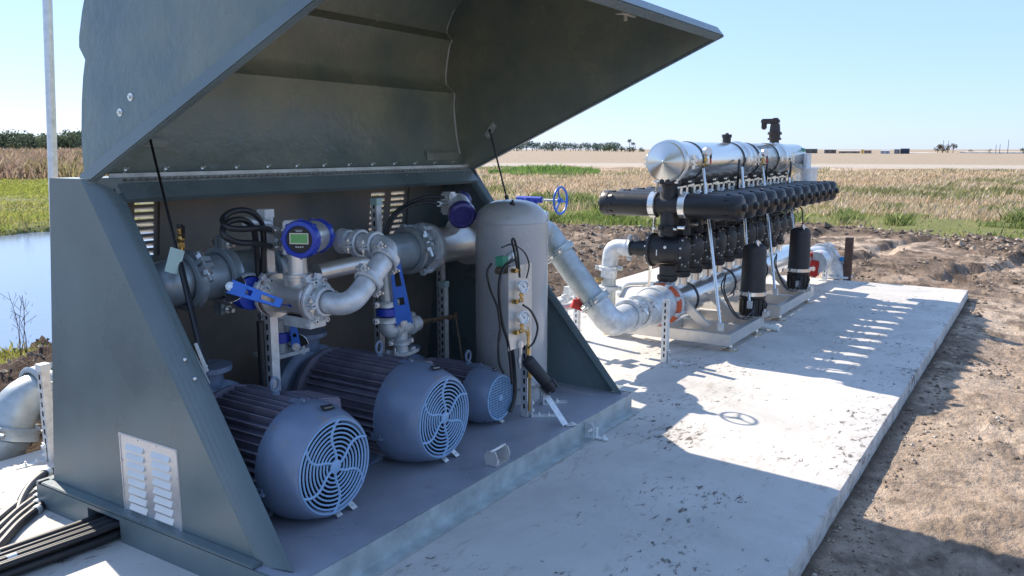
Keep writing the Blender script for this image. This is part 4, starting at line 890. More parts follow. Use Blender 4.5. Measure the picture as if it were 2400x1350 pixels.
panel(t, HC + sd * .087 + up_ * .0, .010, .006, .02, 'bolt', 'clip', .02)
# terminal box and glands
tb = HC - sd * .082 - n_ * .045; g = G(); g.hexa([tb + sd * a * .032 + up_ * b * .078 + n_ * c for c in (-.05, .03) for a, b in ((-1, -1), (1, -1), (1, 1), (-1, 1))]); g.build('terminal_box', 'galv', t, bevel=.006)
GL = []
for dz in (.032, -.045):
    q = tb - sd * .032 + up_ * dz; g = G(); g.cyl(q, q - sd * .045, .013, 12); g.hexnut(q - sd * .040, -sd, .021, .026); g.hexnut(q - sd * .010, -sd, .019, .014); g.build('cable_gland', 'bolt', t); GL.append(q - sd * .065)
# flow arrow on the body
g = G(); q = AY(690, 700, 2.88)
def onb(a, y): return V((FMX + math.cos(a) * .0768, y, FMZ + math.sin(a) * .0768))
a0 = R(195)
for k in range(6): g.add([onb(a0 - .02, 2.93 - k * .008), onb(a0 + .05, 2.93 - k * .008), onb(a0 + .05, 2.922 - k * .008), onb(a0 - .02, 2.922 - k * .008)], [(0, 1, 2, 3)])
g.add([onb(a0 - .14, 2.884), onb(a0 + .015, 2.862), onb(a0 + .17, 2.884)], [(0, 1, 2)]); g.build('flow_arrow', 'blue', t)
# black armoured leads looping left of the flow meter
ld = -sd
t = thing('meter_cables', 'pair of black conduit leads looping left of the blue flow meter head', 'cable', GL[0])
A = lambda u, v, y=3.0: AY(u, v, y)
for pts in ([GL[0], A(600, 540), A(560, 542), A(530, 538), A(518, 520, 3.05), A(540, 502, 3.05), A(575, 500, 3.05), A(603, 520, 3.05), A(612, 560, 3.06), A(612, 640, 3.08)],
            [GL[1], A(590, 575), A(550, 572), A(520, 556), A(525, 530, 3.03), A(560, 520, 3.03), A(588, 540, 3.04), A(597, 600, 3.08), A(600, 650, 3.1)]):
    g = G(); g.tube(smooth(pts, 8), .0135, 12); g.build('conduit', 'rubber', t)
# elbow run from the flow meter up to the top of the branch
t = thing('elbow_run', 'bright galvanised elbow pipe rising from the flow meter to the right', 'pipe', (FMX, 2.72, FMZ))
b_ = V((2.66, 2.61, .955)); c_ = AY(912, 582, 2.62); dgn = (c_ - b_).normalized()
pa = [V((FMX, 2.775, FMZ)), b_, c_, V((c_.x - .02, 2.95, c_.z + .01))]
pipe(t, pa, .050, 'galvd', rad=.105)
coupling(t, (FMX, 2.735, FMZ), Yv,   .053, e=(1, 0, .1)); coupling(t, b_.lerp(c_, .42), dgn,   .053, e=dgn.cross(Yv) * 1, w=.038); coupling(t, b_.lerp(c_, .80), dgn,   .053, e=dgn.cross(Yv), w=.038)
coupling(t, (c_.x - .01, 2.73, c_.z), Yv,   .053, e=(1, 0, .0)); coupling(t, (c_.x - .015, 2.82, c_.z + .005), Yv,   .053, e=(1, 0, 0))
g = G(); g.lathe((c_.x - .02, 2.88, c_.z + .01), Yv, [(0, .056), (.05, .062), (.06, .056)], 24); g.build('end_cap', 'galvd', t)
# horizontal return behind the meter
t = thing('return_pipe', 'short stainless pipe passing behind the blue flow meter head', 'pipe', (3.0, 3.1, 1.05)); pipe(t, [A(740, 640, 3.06), A(870, 612, 3.06)], .045, 'ssb'); coupling(t, A(862, 614, 3.06), Xv, .046, e=(0, -1, .4))
# big manifold to the right with flanges and the second meter
t = thing('discharge_manifold', 'wide grey pipe with bolted flanges at the upper right of the enclosure', 'pipe', (3.8, MY, MZ - .02)); mz = MZ - .02
pipe(t, [(3.55, MY, mz), (4.02, MY, mz)], .112, 'paintp'); coupling(t, (3.80, MY, mz), Xv, .112, e=(0, -.8, .3), w=.035, mt='galvp')
flange(t, (3.93, MY, mz), Xv, .155, .028, 8, .132, .015); pipe(t, [(4.42, MY, mz), (4.70, MY, mz)], .112, 'paintp'); flange(t, (4.42, MY, mz), Xv, .155, .028, 8, .132, .015)
for a in (60, 120, 240, 300):
    q = V((3.90, MY + math.cos(R(a)) * .15, mz + math.sin(R(a)) * .15)); g = G(); g.cyl(q - Xv * .05, q + Xv * .03, .014, 8); g.hexnut(q - Xv * .06, Xv, .022, .02); g.build('bolt', 'galvd', t)
t = thing('flow_meter', 'stainless flow meter with a navy capped head turned down, beside the grey tank', 'flow meter', (4.2, MY, mz), 'flow meters')
g = G(); g.lathe((3.962, MY, mz), Xv, [(0, .150), (.03, .150), (.032, .112), (.42, .112), (.425, .150), (.452, .150)], 44); g.build('body', 'ssb', t)
hc = AY(1078, 492, 3.05); g = G(); g.cyl((4.2, MY - .03, mz + .1), hc - V((.02, 0, .05)), .045, 20); g.build('neck', 'galvd', t)
nb = V((-.62, -.68, -.38)).normalized(); g = G(); g.lathe(hc - nb * .10, nb, [(0, .060), (.02, .075), (.15, .078)], 30); g.build('head_housing', 'galv', t)
g = G(); g.lathe(hc + nb * .04, nb, [(0, .080), (.005, .086), (.045, .084), (.055, .070), (.052, .052), (.046, .050), (.046, .001)], 36); g.build('cover', 'purple', t)
nb2 = nb.cross(V((0, 0, 1))).normalized(); nb2 = nb2 if nb2.dot(RGT) > 0 else -nb2
g = G(); g.lathe(hc - nb * .09, nb2 * .7 - nb * .5 + Zv * .1, [(0, .06), (.06, .062), (.08, .05)], 24); g.build('rear_cover', 'purple', t)
q0 = hc - nb * .05 - nb2 * .06 + Zv * .02; g = G(); g.bar(q0 - Zv * .07, q0 + Zv * .07, .09, .07); g.build('terminal_box', 'galv', t, bevel=.012)
for k, (u, v) in enumerate(((1040, 463), (1028, 478))):
    q = A(u, v, 3.05); g = G(); g.cyl(q, q0, .010, 10); g.hexnut(q, (q0 - q), .017, .03); g.build('cable_gland', 'bolt', t)
t = thing('meter_cables', 'two thin grey black conduits arching over the right vent to the far meter head', 'cable', A(1040, 463, 3.05))
for pts in ([A(1040, 463, 3.05), A(1000, 462, 3.1), A(955, 478, 3.15), A(920, 505, 3.18), A(903, 545, 3.2), A(900, 580, 3.22)], [A(1028, 478, 3.05), A(990, 475, 3.1), A(950, 488, 3.14), A(922, 512, 3.17), A(908, 550, 3.19)]):
    g = G(); g.tube(smooth(pts, 8), .010, 10); g.build('conduit', 'rubber', t)
# middle drop: valve, elbow, tee, bronze line
t = thing('drop_pipe', 'galvanised drop pipe with elbow and tee above the middle motor', 'pipe', AY(935, 830, 3.05)); DY = 3.05
a_ = A(903, 605, DY); b2 = A(897, 778, DY); c2 = A(938, 768, DY); d2 = A(937, 828, DY); b2.x = a_.x; c2.z = b2.z = (b2.z + c2.z) / 2; d2.x = c2.x
pipe(t, [a_, b2 + Zv * .12], .040, 'galvp', name='riser'); pipe(t, [b2 + Zv * .07, b2, c2 + Xv * .12], .046, rad=.06, name='elbow'); pipe(t, [c2, d2], .042, name='tee_leg')
coupling(t, b2 + Zv * .155, Zv, .045, e=(1, -.3, 0), w=.035); coupling(t, b2 + Zv * .065, Zv, .048, e=(1, -.3, 0), w=.035); coupling(t, c2 - Xv * .055, Xv, .045, e=(0, -.3, 1)); coupling(t, c2 + Xv * .085, Xv, .045, e=(0, -.3, 1)); coupling(t, c2.lerp(d2, .55), Zv, .045, e=(1, -.4, 0), w=.03)
g = G(); g.lathe(c2 + Xv * .10, Xv, [(0, .046), (.05, .046), (.07, .03)], 20); g.build('reducer', 'galvd', t)
g = G(); g.prism([d2 + V((a, b, -.005)) for a, b in ((-.10, -.05), (.0, -.065), (.10, -.05), (.10, .05), (-.10, .05))], (0, 0, .018)); [g.hexnut(d2 + V((a, b, .013)), Zv, .013, .014) for a in (-.075, .075) for b in (-.03, .03)]; g.cyl(d2 + V((-.085, -.03, -.01)), d2 + V((-.085, -.03, .05)), .007, 8); g.build('flange', 'galvd', t)
lever_valve(b2 + Zv * .11, Zv, .052, A(947, 757, 2.97), A(925, 612, 2.97), (-.68, -.72, 0), 'blue valve with its lever standing upright above the middle motor', plate=True)
t = thing('bronze_line', 'thin tarnished bronze pipe running right from the galvanised tee', 'pipe', c2 + Xv * .17)
pts = [c2 + Xv * .16, A(1015, 748, 3.08), A(1068, 741, 3.10)]; g = G(); g.tube(pts, .010, 8)
for f in (.15, .35, .55, .8): q = pts[0].lerp(pts[2], f); g.hexnut(q, (pts[2] - pts[0]), .017, .025)
g.cyl(pts[2] - Zv * .02, pts[2] + Zv * .02, .014, 8); g.build('fittings', 'bronze', t); g = G(); g.cyl(pts[2], A(1083, 838, 3.02), .006, 8); g.cyl(A(1083, 838, 3.02), AY(1083, 845, 3.02), .010, 8); g.build('capillary', 'bronze', t)
# left drop over the first pump
t = thing('drop_pipe', 'dark drop pipe and lower flange behind the white strut post', 'pipe', A(660, 800, 3.25)); q = A(652, 770, 3.25)
pipe(t, [q + Zv * .12, q - Zv * .12], .06, 'paintp', name='riser'); coupling(t, q + Zv * .075, Zv, .058, e=(1, -.2, 0), mt='paintp', w=.04)
g = G(); z = q - Zv * .135; g.box((z.x - .10, z.y - .08, z.z), (z.x + .13, z.y + .08, z.z + .02)); [g.hexnut((z.x + a, z.y - .06, z.z - .012), Zv, .014, .045) for a in (-.07, .1)]; g.build('flange', 'galvd', t)
lever_valve(q - Zv * .04, Zv, .064, A(694, 812, 3.15), A(683, 735, 3.15), (-.65, -.75, 0), 'small blue lever valve low behind the white strut post')
# flanged body hanging on the manifold between the posts
# strut posts
t = thing('strut_post', 'white galvanised strut post left of the blue flow meter', 'post', (2.60, 3.035, DZ), 'strut posts inside the enclosure'); strut(t, 2.60, 3.035, DZ, 1.375, .046, cap='white')
g = G(); g.cyl((2.55, 3.05, .115), (2.55, 3.05, .86), .017, 12); g.build('conduit', 'rubber', t); footing(t, 2.60, 3.035, DZ)
g = G(); g.cyl(A(574, 520, 3.0), A(630, 525, 3.0), .022, 12); g.build('pipe_saddle', 'galv', t)
for (x, y, z1, lb) in ((3.60, 3.26, 1.37, 'galvanised strut post standing behind the middle drop pipe'), (4.30, 3.32, .79, 'galvanised strut post behind the bronze line, right of the middle drop'), (4.40, 3.42, .98, 'tall thin strut post just left of the grey tank')):
    t = thing('strut_post', lb, 'post', (x, y, DZ), 'strut posts inside the enclosure'); strut(t, x, y, DZ, z1, .041, cap='capg')
t = thing('support_block', 'small grey block under the flow meter body', 'bracket', (FMX, 2.85, .87)); g = G(); g.box((FMX - .05, 2.78, .845), (FMX + .05, 2.95, .893)); g.build('block', 'galvd', t, bevel=.003)
g = G(); g.box((FMX - .045, 2.80, .895), (FMX + .045, 2.93, .899)); g.build('pad', 'rubber', t)

for o in COL.objects:
    if not o.parent and (o.name in ('flow_meter', 'elbow_run', 'support_block', 'meter_cables')): o.location = V(o.location) + V((-.045, -.07, .017))

# ============================================================ TANK, GAUGE PANEL AND SMALL FILTER
TX, TY, TR = 4.235, 2.745, .222
t = thing('pressure_tank', 'tall grey steel pressure tank with a domed top inside the right end', 'tank', (TX, TY, DZ))
g = G(); pr = [(0, TR * .80), (.10, TR * .80), (.101, TR * .93), (.13, TR), (1.10, TR)]
for k in range(1, 10): a = k / 9 * math.pi / 2; pr.append((1.10 + math.sin(a) * .135, max(.001, TR * math.cos(a) ** .75)))
g.lathe((TX, TY, DZ), Zv, pr, 64); g.build('shell', 'tank', t, ang=60)
g = G(); g.lathe((TX, TY, DZ), Zv, [(1.098, TR + .0005), (1.10, TR + .002), (1.104, TR + .002), (1.106, TR - .001)], 64, caps=False); g.build('weld_seam', 'tank', t); g = G(); g.lathe((TX, TY, DZ), Zv, [(.128, TR - .001), (.130, TR + .0015), (.134, TR + .0015), (.136, TR)], 64, caps=False); g.build('weld_seam', 'tank', t)
g = G(); q = AY(1207, 475, 2.6); q.z += .0; g.lathe(V((q.x, q.y + .02, 1.335)), (0, -.35, 1), [(0, .018), (.012, .018)], 14); g.cyl((q.x, q.y + .02, 1.34), (q.x, q.y + .015, 1.362), .007, 8); g.build('valve_cap', 'black', t)
PY = 2.44
P = lambda u, v, y=PY: AY(u, v, y)
t = thing('gauge_panel', 'upright pale metal plate with two round gauges in front of the tank', 'gauge panel', P(1233, 975, PY))
px = P(1218, 900).x; g = G(); a, b, c, d = P(1190, 632), P(1246, 611), P(1247, 800), P(1194, 826); x0, x1, z0, z1 = (a.x + d.x) / 2, (b.x + c.x) / 2, (c.z + d.z) / 2, (a.z + b.z) / 2
g.box((x0, PY, z0), (x1, PY + .004, z1)); g.build('plate', 'zincp', t, bevel=.001)
for (u, v) in ((1222, 671), (1223, 743)):
    q = P(u, v, PY - .03); nn_ = V((-.30, -1, .0)).normalized()
    g = G(); g.lathe(q + nn_ * -.012, nn_, [(0, .030), (.003, .033), (.028, .033), (.031, .036), (.034, .036), (.036, .033), (.034, .030)], 36, caps=False); g.lathe(q - nn_ * .012, nn_, [(0, .028), (.001, .028)], 24); o = g.build('gauge', 'ss', t)
    g = G(); g.lathe(q + nn_ * .018, nn_, [(0, .0305), (.001, .0305)], 32); g.build('dial', 'glass', o)
    s1 = nn_.cross(Zv).normalized(); g = G(); c0 = q + nn_ * .0205
    for k in range(11):
        a = R(225 - 27 * k); dd = s1 * math.cos(a) + Zv * math.sin(a); g.bar(c0 + dd * .022, c0 + dd * .028, .0016, .0006, up=nn_)
    a = R(50); dd = s1 * math.cos(a) + Zv * math.sin(a); g.bar(c0 - dd * .008, c0 + dd * .022, .002, .0008, up=nn_); g.cyl(c0, c0 + nn_ * .002, .003, 8); g.build('dial_marks', 'dark', o)
    g = G(); w = q - Zv * .033; g.cyl(w, w - Zv * .035, .007, 8); g.hexnut(w - Zv * .022, Zv, .012, .014); z2 = w - Zv * .045; g.hexnut(z2 - Zv * .01, Zv, .012, .022); g.cyl(z2, z2 - Xv * .055 + Yv * .012, .008, 8); g.hexnut(z2 - Xv * .055 + Yv * .02, (0, -1, 0), .014, .03); g.hexnut(z2 - Xv * .03, Xv, .011, .02); g.build('brass_tee', 'brass', t)
g = G(); q = P(1200, 634, PY - .01); g.hexnut(q, (0, -1, 0), .013, .03); g.cyl(q - Yv * .02, q - Yv * .02 + Xv * .05, .008, 8); g.hexnut(q - Yv * .02 + Xv * .03, Xv, .012, .016); g.build('brass_elbow', 'brass', t)
g = G(); a = P(1224, 773, PY - .03); b = P(1238, 778, PY - .03); c = P(1240, 845, PY - .03); g.tube([a, b, V((b.x, b.y, c.z))], .0085, 8); g.hexnut(V((b.x, b.y, c.z)) + Zv * .04, Zv, .014, .035); g.hexnut(b - Zv * .02, Zv, .012, .02); g.cyl(b, b + Zv * .03, .003, 6); g.build('brass_drop', 'brass', t)
strut(t, x1 - .012, PY + .03, DZ, z0 + .12, .041, name='channel'); footing(t, x1 - .012, PY + .02, DZ, dx=.6, dy=-.9, L=.15)
g = G(); a = AY(1250, 880, 2.42); b = AZp(1325, 996, DZ + .005); g.bar(a, b, .035, .005, up=(-.5, -.6, .7)); g.bar(b, b + V((.05, -.04, 0)), .035, .005); g.hexnut(b + V((.03, -.024, .003)), Zv, .010, .01); g.build('brace', 'galv', t)
g = G(); q = P(1219, 838, PY - .01); g.hexnut(q - Zv * .03, Zv, .016, .03); g.cyl(q + Zv * .10, q - Zv * .06, .012, 10); g.hexnut(q + Zv * .06, Zv, .018, .03); g.build('union', 'bolt', t)
g = G(); q = P(1241, 885, PY - .01); g.cyl(q + Zv * .09, q - Zv * .2, .008, 8); g.hexnut(q, Zv, .014, .04); g.build('drain_fitting', 'brass', t)
t = thing('inline_filter', 'slim black plastic inline filter slanting down in front of the tank foot', 'filter', P(1245, 850))
a = P(1238, 846, PY - .05); b = P(1280, 896, PY - .12); d = (b - a).normalized(); g = G(); g.lathe(a, d, [(-.02, .02), (-.01, .034), (.0, .038), ((b - a).length, .036)], 24); g.build('body', 'blackm', t)
g = G(); g.lathe(b, d, [(0, .040), (.012, .042), (.04, .042), (.055, .028), (.07, .02)], 12); x_, y_, _ = basis(d)
for k in range(6): a_k = k * math.pi / 3; g.bar(b + d * .005 + (x_ * math.cos(a_k) + y_ * math.sin(a_k)) * .042, b + d * .06 + (x_ * math.cos(a_k) + y_ * math.sin(a_k)) * .038, .012, .010, up=(x_ * math.cos(a_k) + y_ * math.sin(a_k)))
g.build('cap', 'black', t)
t = thing('solenoid_valve', 'small pale green solenoid valve at the tank, above the gauge panel', 'valve', P(1175, 610, 2.50)); q = P(1176, 612, 2.50)
g = G(); g.bar(q - Xv * .03, q + Xv * .035, .05, .055); g.build('coil', 'valgreen', t, bevel=.004); g = G(); g.bar(q + V((-.03, 0, -.05)), q + V((.06, 0, -.05)), .035, .04); g.hexnut(q + V((-.05, 0, -.05)), Xv, .017, .12); g.build('valve_body', 'bronze', t); g = G(); g.cyl(q + Xv * .035, q + V((.11, 0, .03)), .014, 10); g.lathe(q + V((.08, 0, .015)), (1, 0, .3), [(0, .024), (.05, .024)], 12); g.build('conduit_fitting', 'galv', t)
hs = [([(1152, 618), (1142, 640), (1150, 680), (1166, 720), (1172, 770), (1170, 800)], .0065, .01, 'thin black hose hanging left from the green solenoid valve'),
      ([(1205, 610), (1185, 622), (1172, 650), (1170, 700), (1178, 760), (1190, 800), (1196, 850), (1200, 900)], .0085, .02, 'thicker black hose curving down behind the gauge plate edge'),
      ([(1212, 628), (1206, 590), (1200, 565), (1206, 562), (1214, 600), (1218, 650)], .0065, -.02, 'narrow black hose loop rising above the gauge plate'),
      ([(1176, 580), (1200, 573), (1228, 590), (1240, 620), (1234, 652)], .0045, .0, 'thin black wire arching over the top gauge'),
      ([(1226, 715), (1245, 730), (1260, 765), (1252, 800), (1238, 815)], .0065, -.02, 'black hose bowing out to the right of the lower gauge'),
      ([(1172, 770), (1168, 810), (1170, 850), (1180, 875)], .0065, .03, 'black hose dropping behind the smallest motor cover'),
      ([(1200, 820), (1205, 870), (1206, 930), (1195, 965)], .012, .05, 'fat black hose dropping between the tank and the small motor')]
for pts, r, dy, lb in hs:
    g = G(); g.tube(smooth([AY(u, v, PY - .015 + dy) for u, v in pts], 6), r, 8); tag(g.build('hose', 'rubber'), lb, 'hose', 'black hoses around the gauge panel')
t = thing('tank_bracket', 'L shaped galvanised bracket bolted to the deck at the tank foot', 'bracket', AZp(1275, 940, DZ)); q = AZp(1262, 948, DZ); footing(t, q.x, q.y, DZ, dx=.8, dy=-.6, L=.16)
t = thing('hose_clamp', 'loose stainless clamp lying on the deck in front of the middle motor', 'clamp', AZp(1168, 1100, DZ)); q = AZp(1166, 1090, DZ)
for dx in (-.035, .035):
    g = G(); g.prism([(q.x + dx, q.y + a, DZ + b) for a, b in ((-.02, .001), (.02, .001), (.026, .03), (.016, .055), (-.016, .055), (-.026, .03))], (.003, 0, 0)); g.build('cheek', 'zincp', t)
g = G(); g.box((q.x - .034, q.y - .02, DZ + .0008), (q.x + .034, q.y + .02, DZ + .004)); g.cyl((q.x - .04, q.y, DZ + .052), (q.x + .045, q.y, DZ + .052), .005, 8); g.hexnut((q.x - .002, q.y, DZ + .004), Zv, .008, .01); g.build('strap', 'ssb', t)

t.scale = (1.55, 1.55, 1.4)

# ============================================================ OUTLET PIPE AND HANDWHEEL
YC = 2.73
t = thing('outlet_pipe', 'large weathered galvanised pipe sloping down from the enclosure to the filter unit', 'pipe', (5.2, 2.6, .45))
L_ = V((5.58, YC, .355)); U_ = V((5.44, 3.22, 1.03))
pipe(t, [(4.715, 3.21, 1.055), U_ + V((0, .0, .01)), U_.lerp(L_, .20)], .098, 'galvp', name='upper_elbow', rad=.20)
g = G(); g.tube([U_.lerp(L_, .10), U_.lerp(L_, .80)], .095, 28); g.build('pipe', 'galvp', t)
pipe(t, [U_.lerp(L_, .78), L_ + (L_ - U_) * .02, L_ + V((.32, 0, 0))], .103, 'galvd', name='lower_elbow', rad=.16)
dd = (L_ - U_).normalized()
coupling(t, U_.lerp(L_, .22), dd, .099, e=(-.9, -.3, 0), w=.055, mt='galvp'); coupling(t, U_.lerp(L_, .76), dd, .101, e=(-.9, -.3, 0), w=.055, mt='galvp')
coupling(t, L_ + Xv * .32, Xv, .104, e=(0, -.8, .6), w=.055); g = G(); g.tube([L_ + Xv * .3, L_ + Xv * .85], .106, 28); g.build('spool', 'galvd', t)
coupling(t, L_ + Xv * .52, Xv, .108, e=(0, -.8, .6), w=.055)
g = G(); g.lathe(L_ + Xv * .55, Xv, [(0, .108), (.12, .125), (.20, .150), (.22, .150), (.22, .163), (.40, .163), (.42, .12)], 36); g.build('reducer', 'galvd', t)
flange(t, L_ + Xv * .905, Xv, .160, .026, 8, .135, .014)
t2 = thing('valve_operator', 'blue gear operator with a blue handwheel beyond the grey tank', 'handwheel', (5.37, 3.1, 1.277))
hw = V((5.37, 3.05, 1.277)); g = G()
ring = [hw + V((math.cos(a) * .098, 0, math.sin(a) * .098)) for a in [2 * math.pi * k / 40 for k in range(40)]]; g.tube(ring, .0085, 10, closed=True)
for k in range(3):
    a = R(90 + 120 * k + 20); e_ = V((math.cos(a), 0, math.sin(a))); g.tube(smooth([hw + e_ * .01, hw + e_ * .05 + V((0, .006, 0)), hw + e_ * .095], 4), .0065, 8)
g.lathe(hw - Yv * .012, Yv, [(0, .016), (.03, .018)], 14); g.build('handwheel', 'blueh', t2)
g = G(); g.cyl(hw, hw + Yv * .16, .008, 10); g.build('stem', 'galvd', t2)
g = G(); gb = hw + Yv * .16; g.cyl(gb, gb + Yv * .22, .024, 16); g.lathe(gb + V((0, .10, .015)), -Zv, [(0, .05), (.045, .055), (.055, .05)], 24); g.bar(gb + V((-.05, .16, -.02)), gb + V((.05, .16, -.02)), .08, .04); g.build('gear_box', 'blue', t2, bevel=.003)
g = G(); g.cyl(gb + V((0, .10, -.02)), (gb.x, gb.y + .10, .0), .03, 14); g.lathe((gb.x, gb.y + .10, 0), Zv, [(0, .08), (.012, .08)], 20); g.lathe((gb.x, gb.y + .10, .95), Zv, [(0, .13), (.05, .14), (.22, .14), (.24, .12)], 28); g.build('valve_neck', 'galvd', t2)
t = thing('strut_post', 'galvanised strut post in front of the orange gasket flange', 'post', (5.97, 2.47, 0), 'strut posts on the slab'); strut(t, 5.97, 2.44, 0, .50, .045); footing(t, 5.97, 2.44, 0, dx=.3, dy=-1, L=.17)
t = thing('strut_post', 'galvanised strut post behind the red lever valve', 'post', AZp(1352, 790, 0), 'strut posts on the slab'); q = AZp(1352, 795, 0); strut(t, q.x, q.y, 0, .56, .045)
# red lever valve and small bits beyond the sloping pipe
q = AY(1335, 716, 3.02); t = thing('red_valve', 'small red lever valve just left of the sloping outlet pipe', 'valve', q)
q1 = AY(1340, 714, 2.98); q2 = AY(1372, 724, 2.90); g = G(); g.bar(q1, q2, .05, .045); g.bar(q1.lerp(q2, .1) + Zv * .02, q1.lerp(q2, .75) + Zv * .045, .04, .05); g.bar(q1.lerp(q2, .5), q2 + (q2 - q1) * .5 - Zv * .03, .03, .025); g.build('lever', 'red', t, bevel=.004)
g = G(); g.cyl(q + V((-.08, .03, -.01)), q + V((.03, .0, -.01)), .028, 14); g.hexnut(q + V((-.10, .035, -.01)), Xv, .036, .03); g.build('valve_body', 'galvd', t)
q = AY(1325, 690, 3.3); t = thing('pipe_fittings', 'cluster of small galvanised fittings left of the outlet pipe', 'pipe fitting', (q.x, q.y, 0))
g = G(); g.cyl((q.x, q.y, 0), (q.x, q.y, q.z), .024, 14); g.hexnut((q.x, q.y, q.z * .5), Zv, .04, .04); g.bar(q, q + V((.18, -.05, .02)), .05, .045); g.cyl(q + V((-.1, 0, -.05)), q + V((.1, 0, -.05)), .018, 12); g.lathe(q + V((0, 0, -.06)), Zv, [(0, .035), (.05, .035)], 14); g.build('riser', 'galvd', t)
g = G(); g.bar(q + V((-.06, -.04, .05)), q + V((.06, -.06, .05)), .05, .05); g.build('box', 'pvc', t)

# ============================================================ FILTER UNIT
FX = 6.58; PI_ = .307; TX0 = 6.68; NT = 12; MZT = 1.548; MZB = .325; FE = 10.65
t = thing('filter_unit', 'long skid mounted filter unit with black cartridges under a shiny stainless manifold', 'filter unit', (8.2, YC, 0))
FU = t
g = G(); g.lathe((FX - .02, YC, MZT), Xv, [(-.052, .001), (-.050, .008), (-.044, .012), (-.006, .148), (-.001, .158), (.0, .170), (.014, .173), (.03, .170), (.036, .166)], 48); g.build('end_dome', 'ssd', t)
g = G(); g.lathe((FX + .02, YC, MZT), Xv, [(0, .166), (FE - FX - .1, .166), (FE - FX, .12)], 56); top = g.build('top_manifold', 'ss', t)
for xx, w_, r_ in ((FX + .045, .05, .182), (FX + .095, .045, .174), (FX + 1.76, .05, .182), (FX + 1.90, .045, .174), (FX + 3.1, .05, .182), (FX + 3.22, .045, .174)):
    g = G(); g.lathe((xx, YC, MZT), Xv, [(0, .166), (.006, r_), (w_ - .006, r_), (w_, .166)], 48, caps=False)
    for s in (-1, 1):
        q = V((xx + w_ / 2, YC + s * (r_ + .018), MZT)); g.bar(q + Zv * .022 - Yv * s * .02, q + Zv * .022 + Yv * s * .025, w_ * .8, .012); g.bar(q - Zv * .022 - Yv * s * .02, q - Zv * .022 + Yv * s * .025, w_ * .8, .012); g.cyl(q - Zv * .055 + Yv * s * .008, q + Zv * .06 + Yv * s * .008, .008, 8)
    g.build('clamp', 'ss', t)
for xx in (FX + .42, FX + 1.55, FX + 2.05, FX + 2.75):
    g = G(); g.lathe((xx, YC, MZT), Xv, [(0, .166), (0, .1715), (.028, .1715), (.028, .166)], 48, caps=False); g.build('rubber_band', 'rubber', t)
    g = G(); g.lathe((xx + .032, YC, MZT), Xv, [(0, .166), (0, .170), (.04, .170), (.04, .166)], 48, caps=False); g.bar((xx + .05, YC - .17, MZT), (xx + .05, YC - .20, MZT), .04, .05); g.build('band', 'ss', t)
# bottom manifold
g = G(); g.lathe((6.74, YC, MZB), Xv, [(0, .143), (FE - 6.74, .143)], 48); g.build('bottom_manifold', 'ss', t)
g = G(); g.lathe((6.515, YC, MZB + .02), Xv, [(0, .180), (.068, .180)], 44); g.build('gasket', 'orange', t)
g = G(); g.lathe((6.585, YC, MZB + .02), Xv, [(0, .182), (.05, .182), (.06, .15), (.11, .145)], 44)
for k in range(8):
    a = 2 * math.pi * (k + .5) / 8; q = V((6.51, YC + math.cos(a) * .178, MZB + .02 + math.sin(a) * .178)); g.cyl(q, q + Xv * .16, .011, 8); g.hexnut(q - Xv * .01, Xv, .020, .025); g.hexnut(q + Xv * .12, Xv, .020, .025)
g.build('flange', 'galvd', t)
for xx in (7.05, 8.1, 9.2):
    g = G(); g.lathe((xx, YC, MZB), Xv, [(0, .143), (0, .150), (.03, .150), (.03, .143)], 40, caps=False); g.build('rubber_band', 'rubber', t)
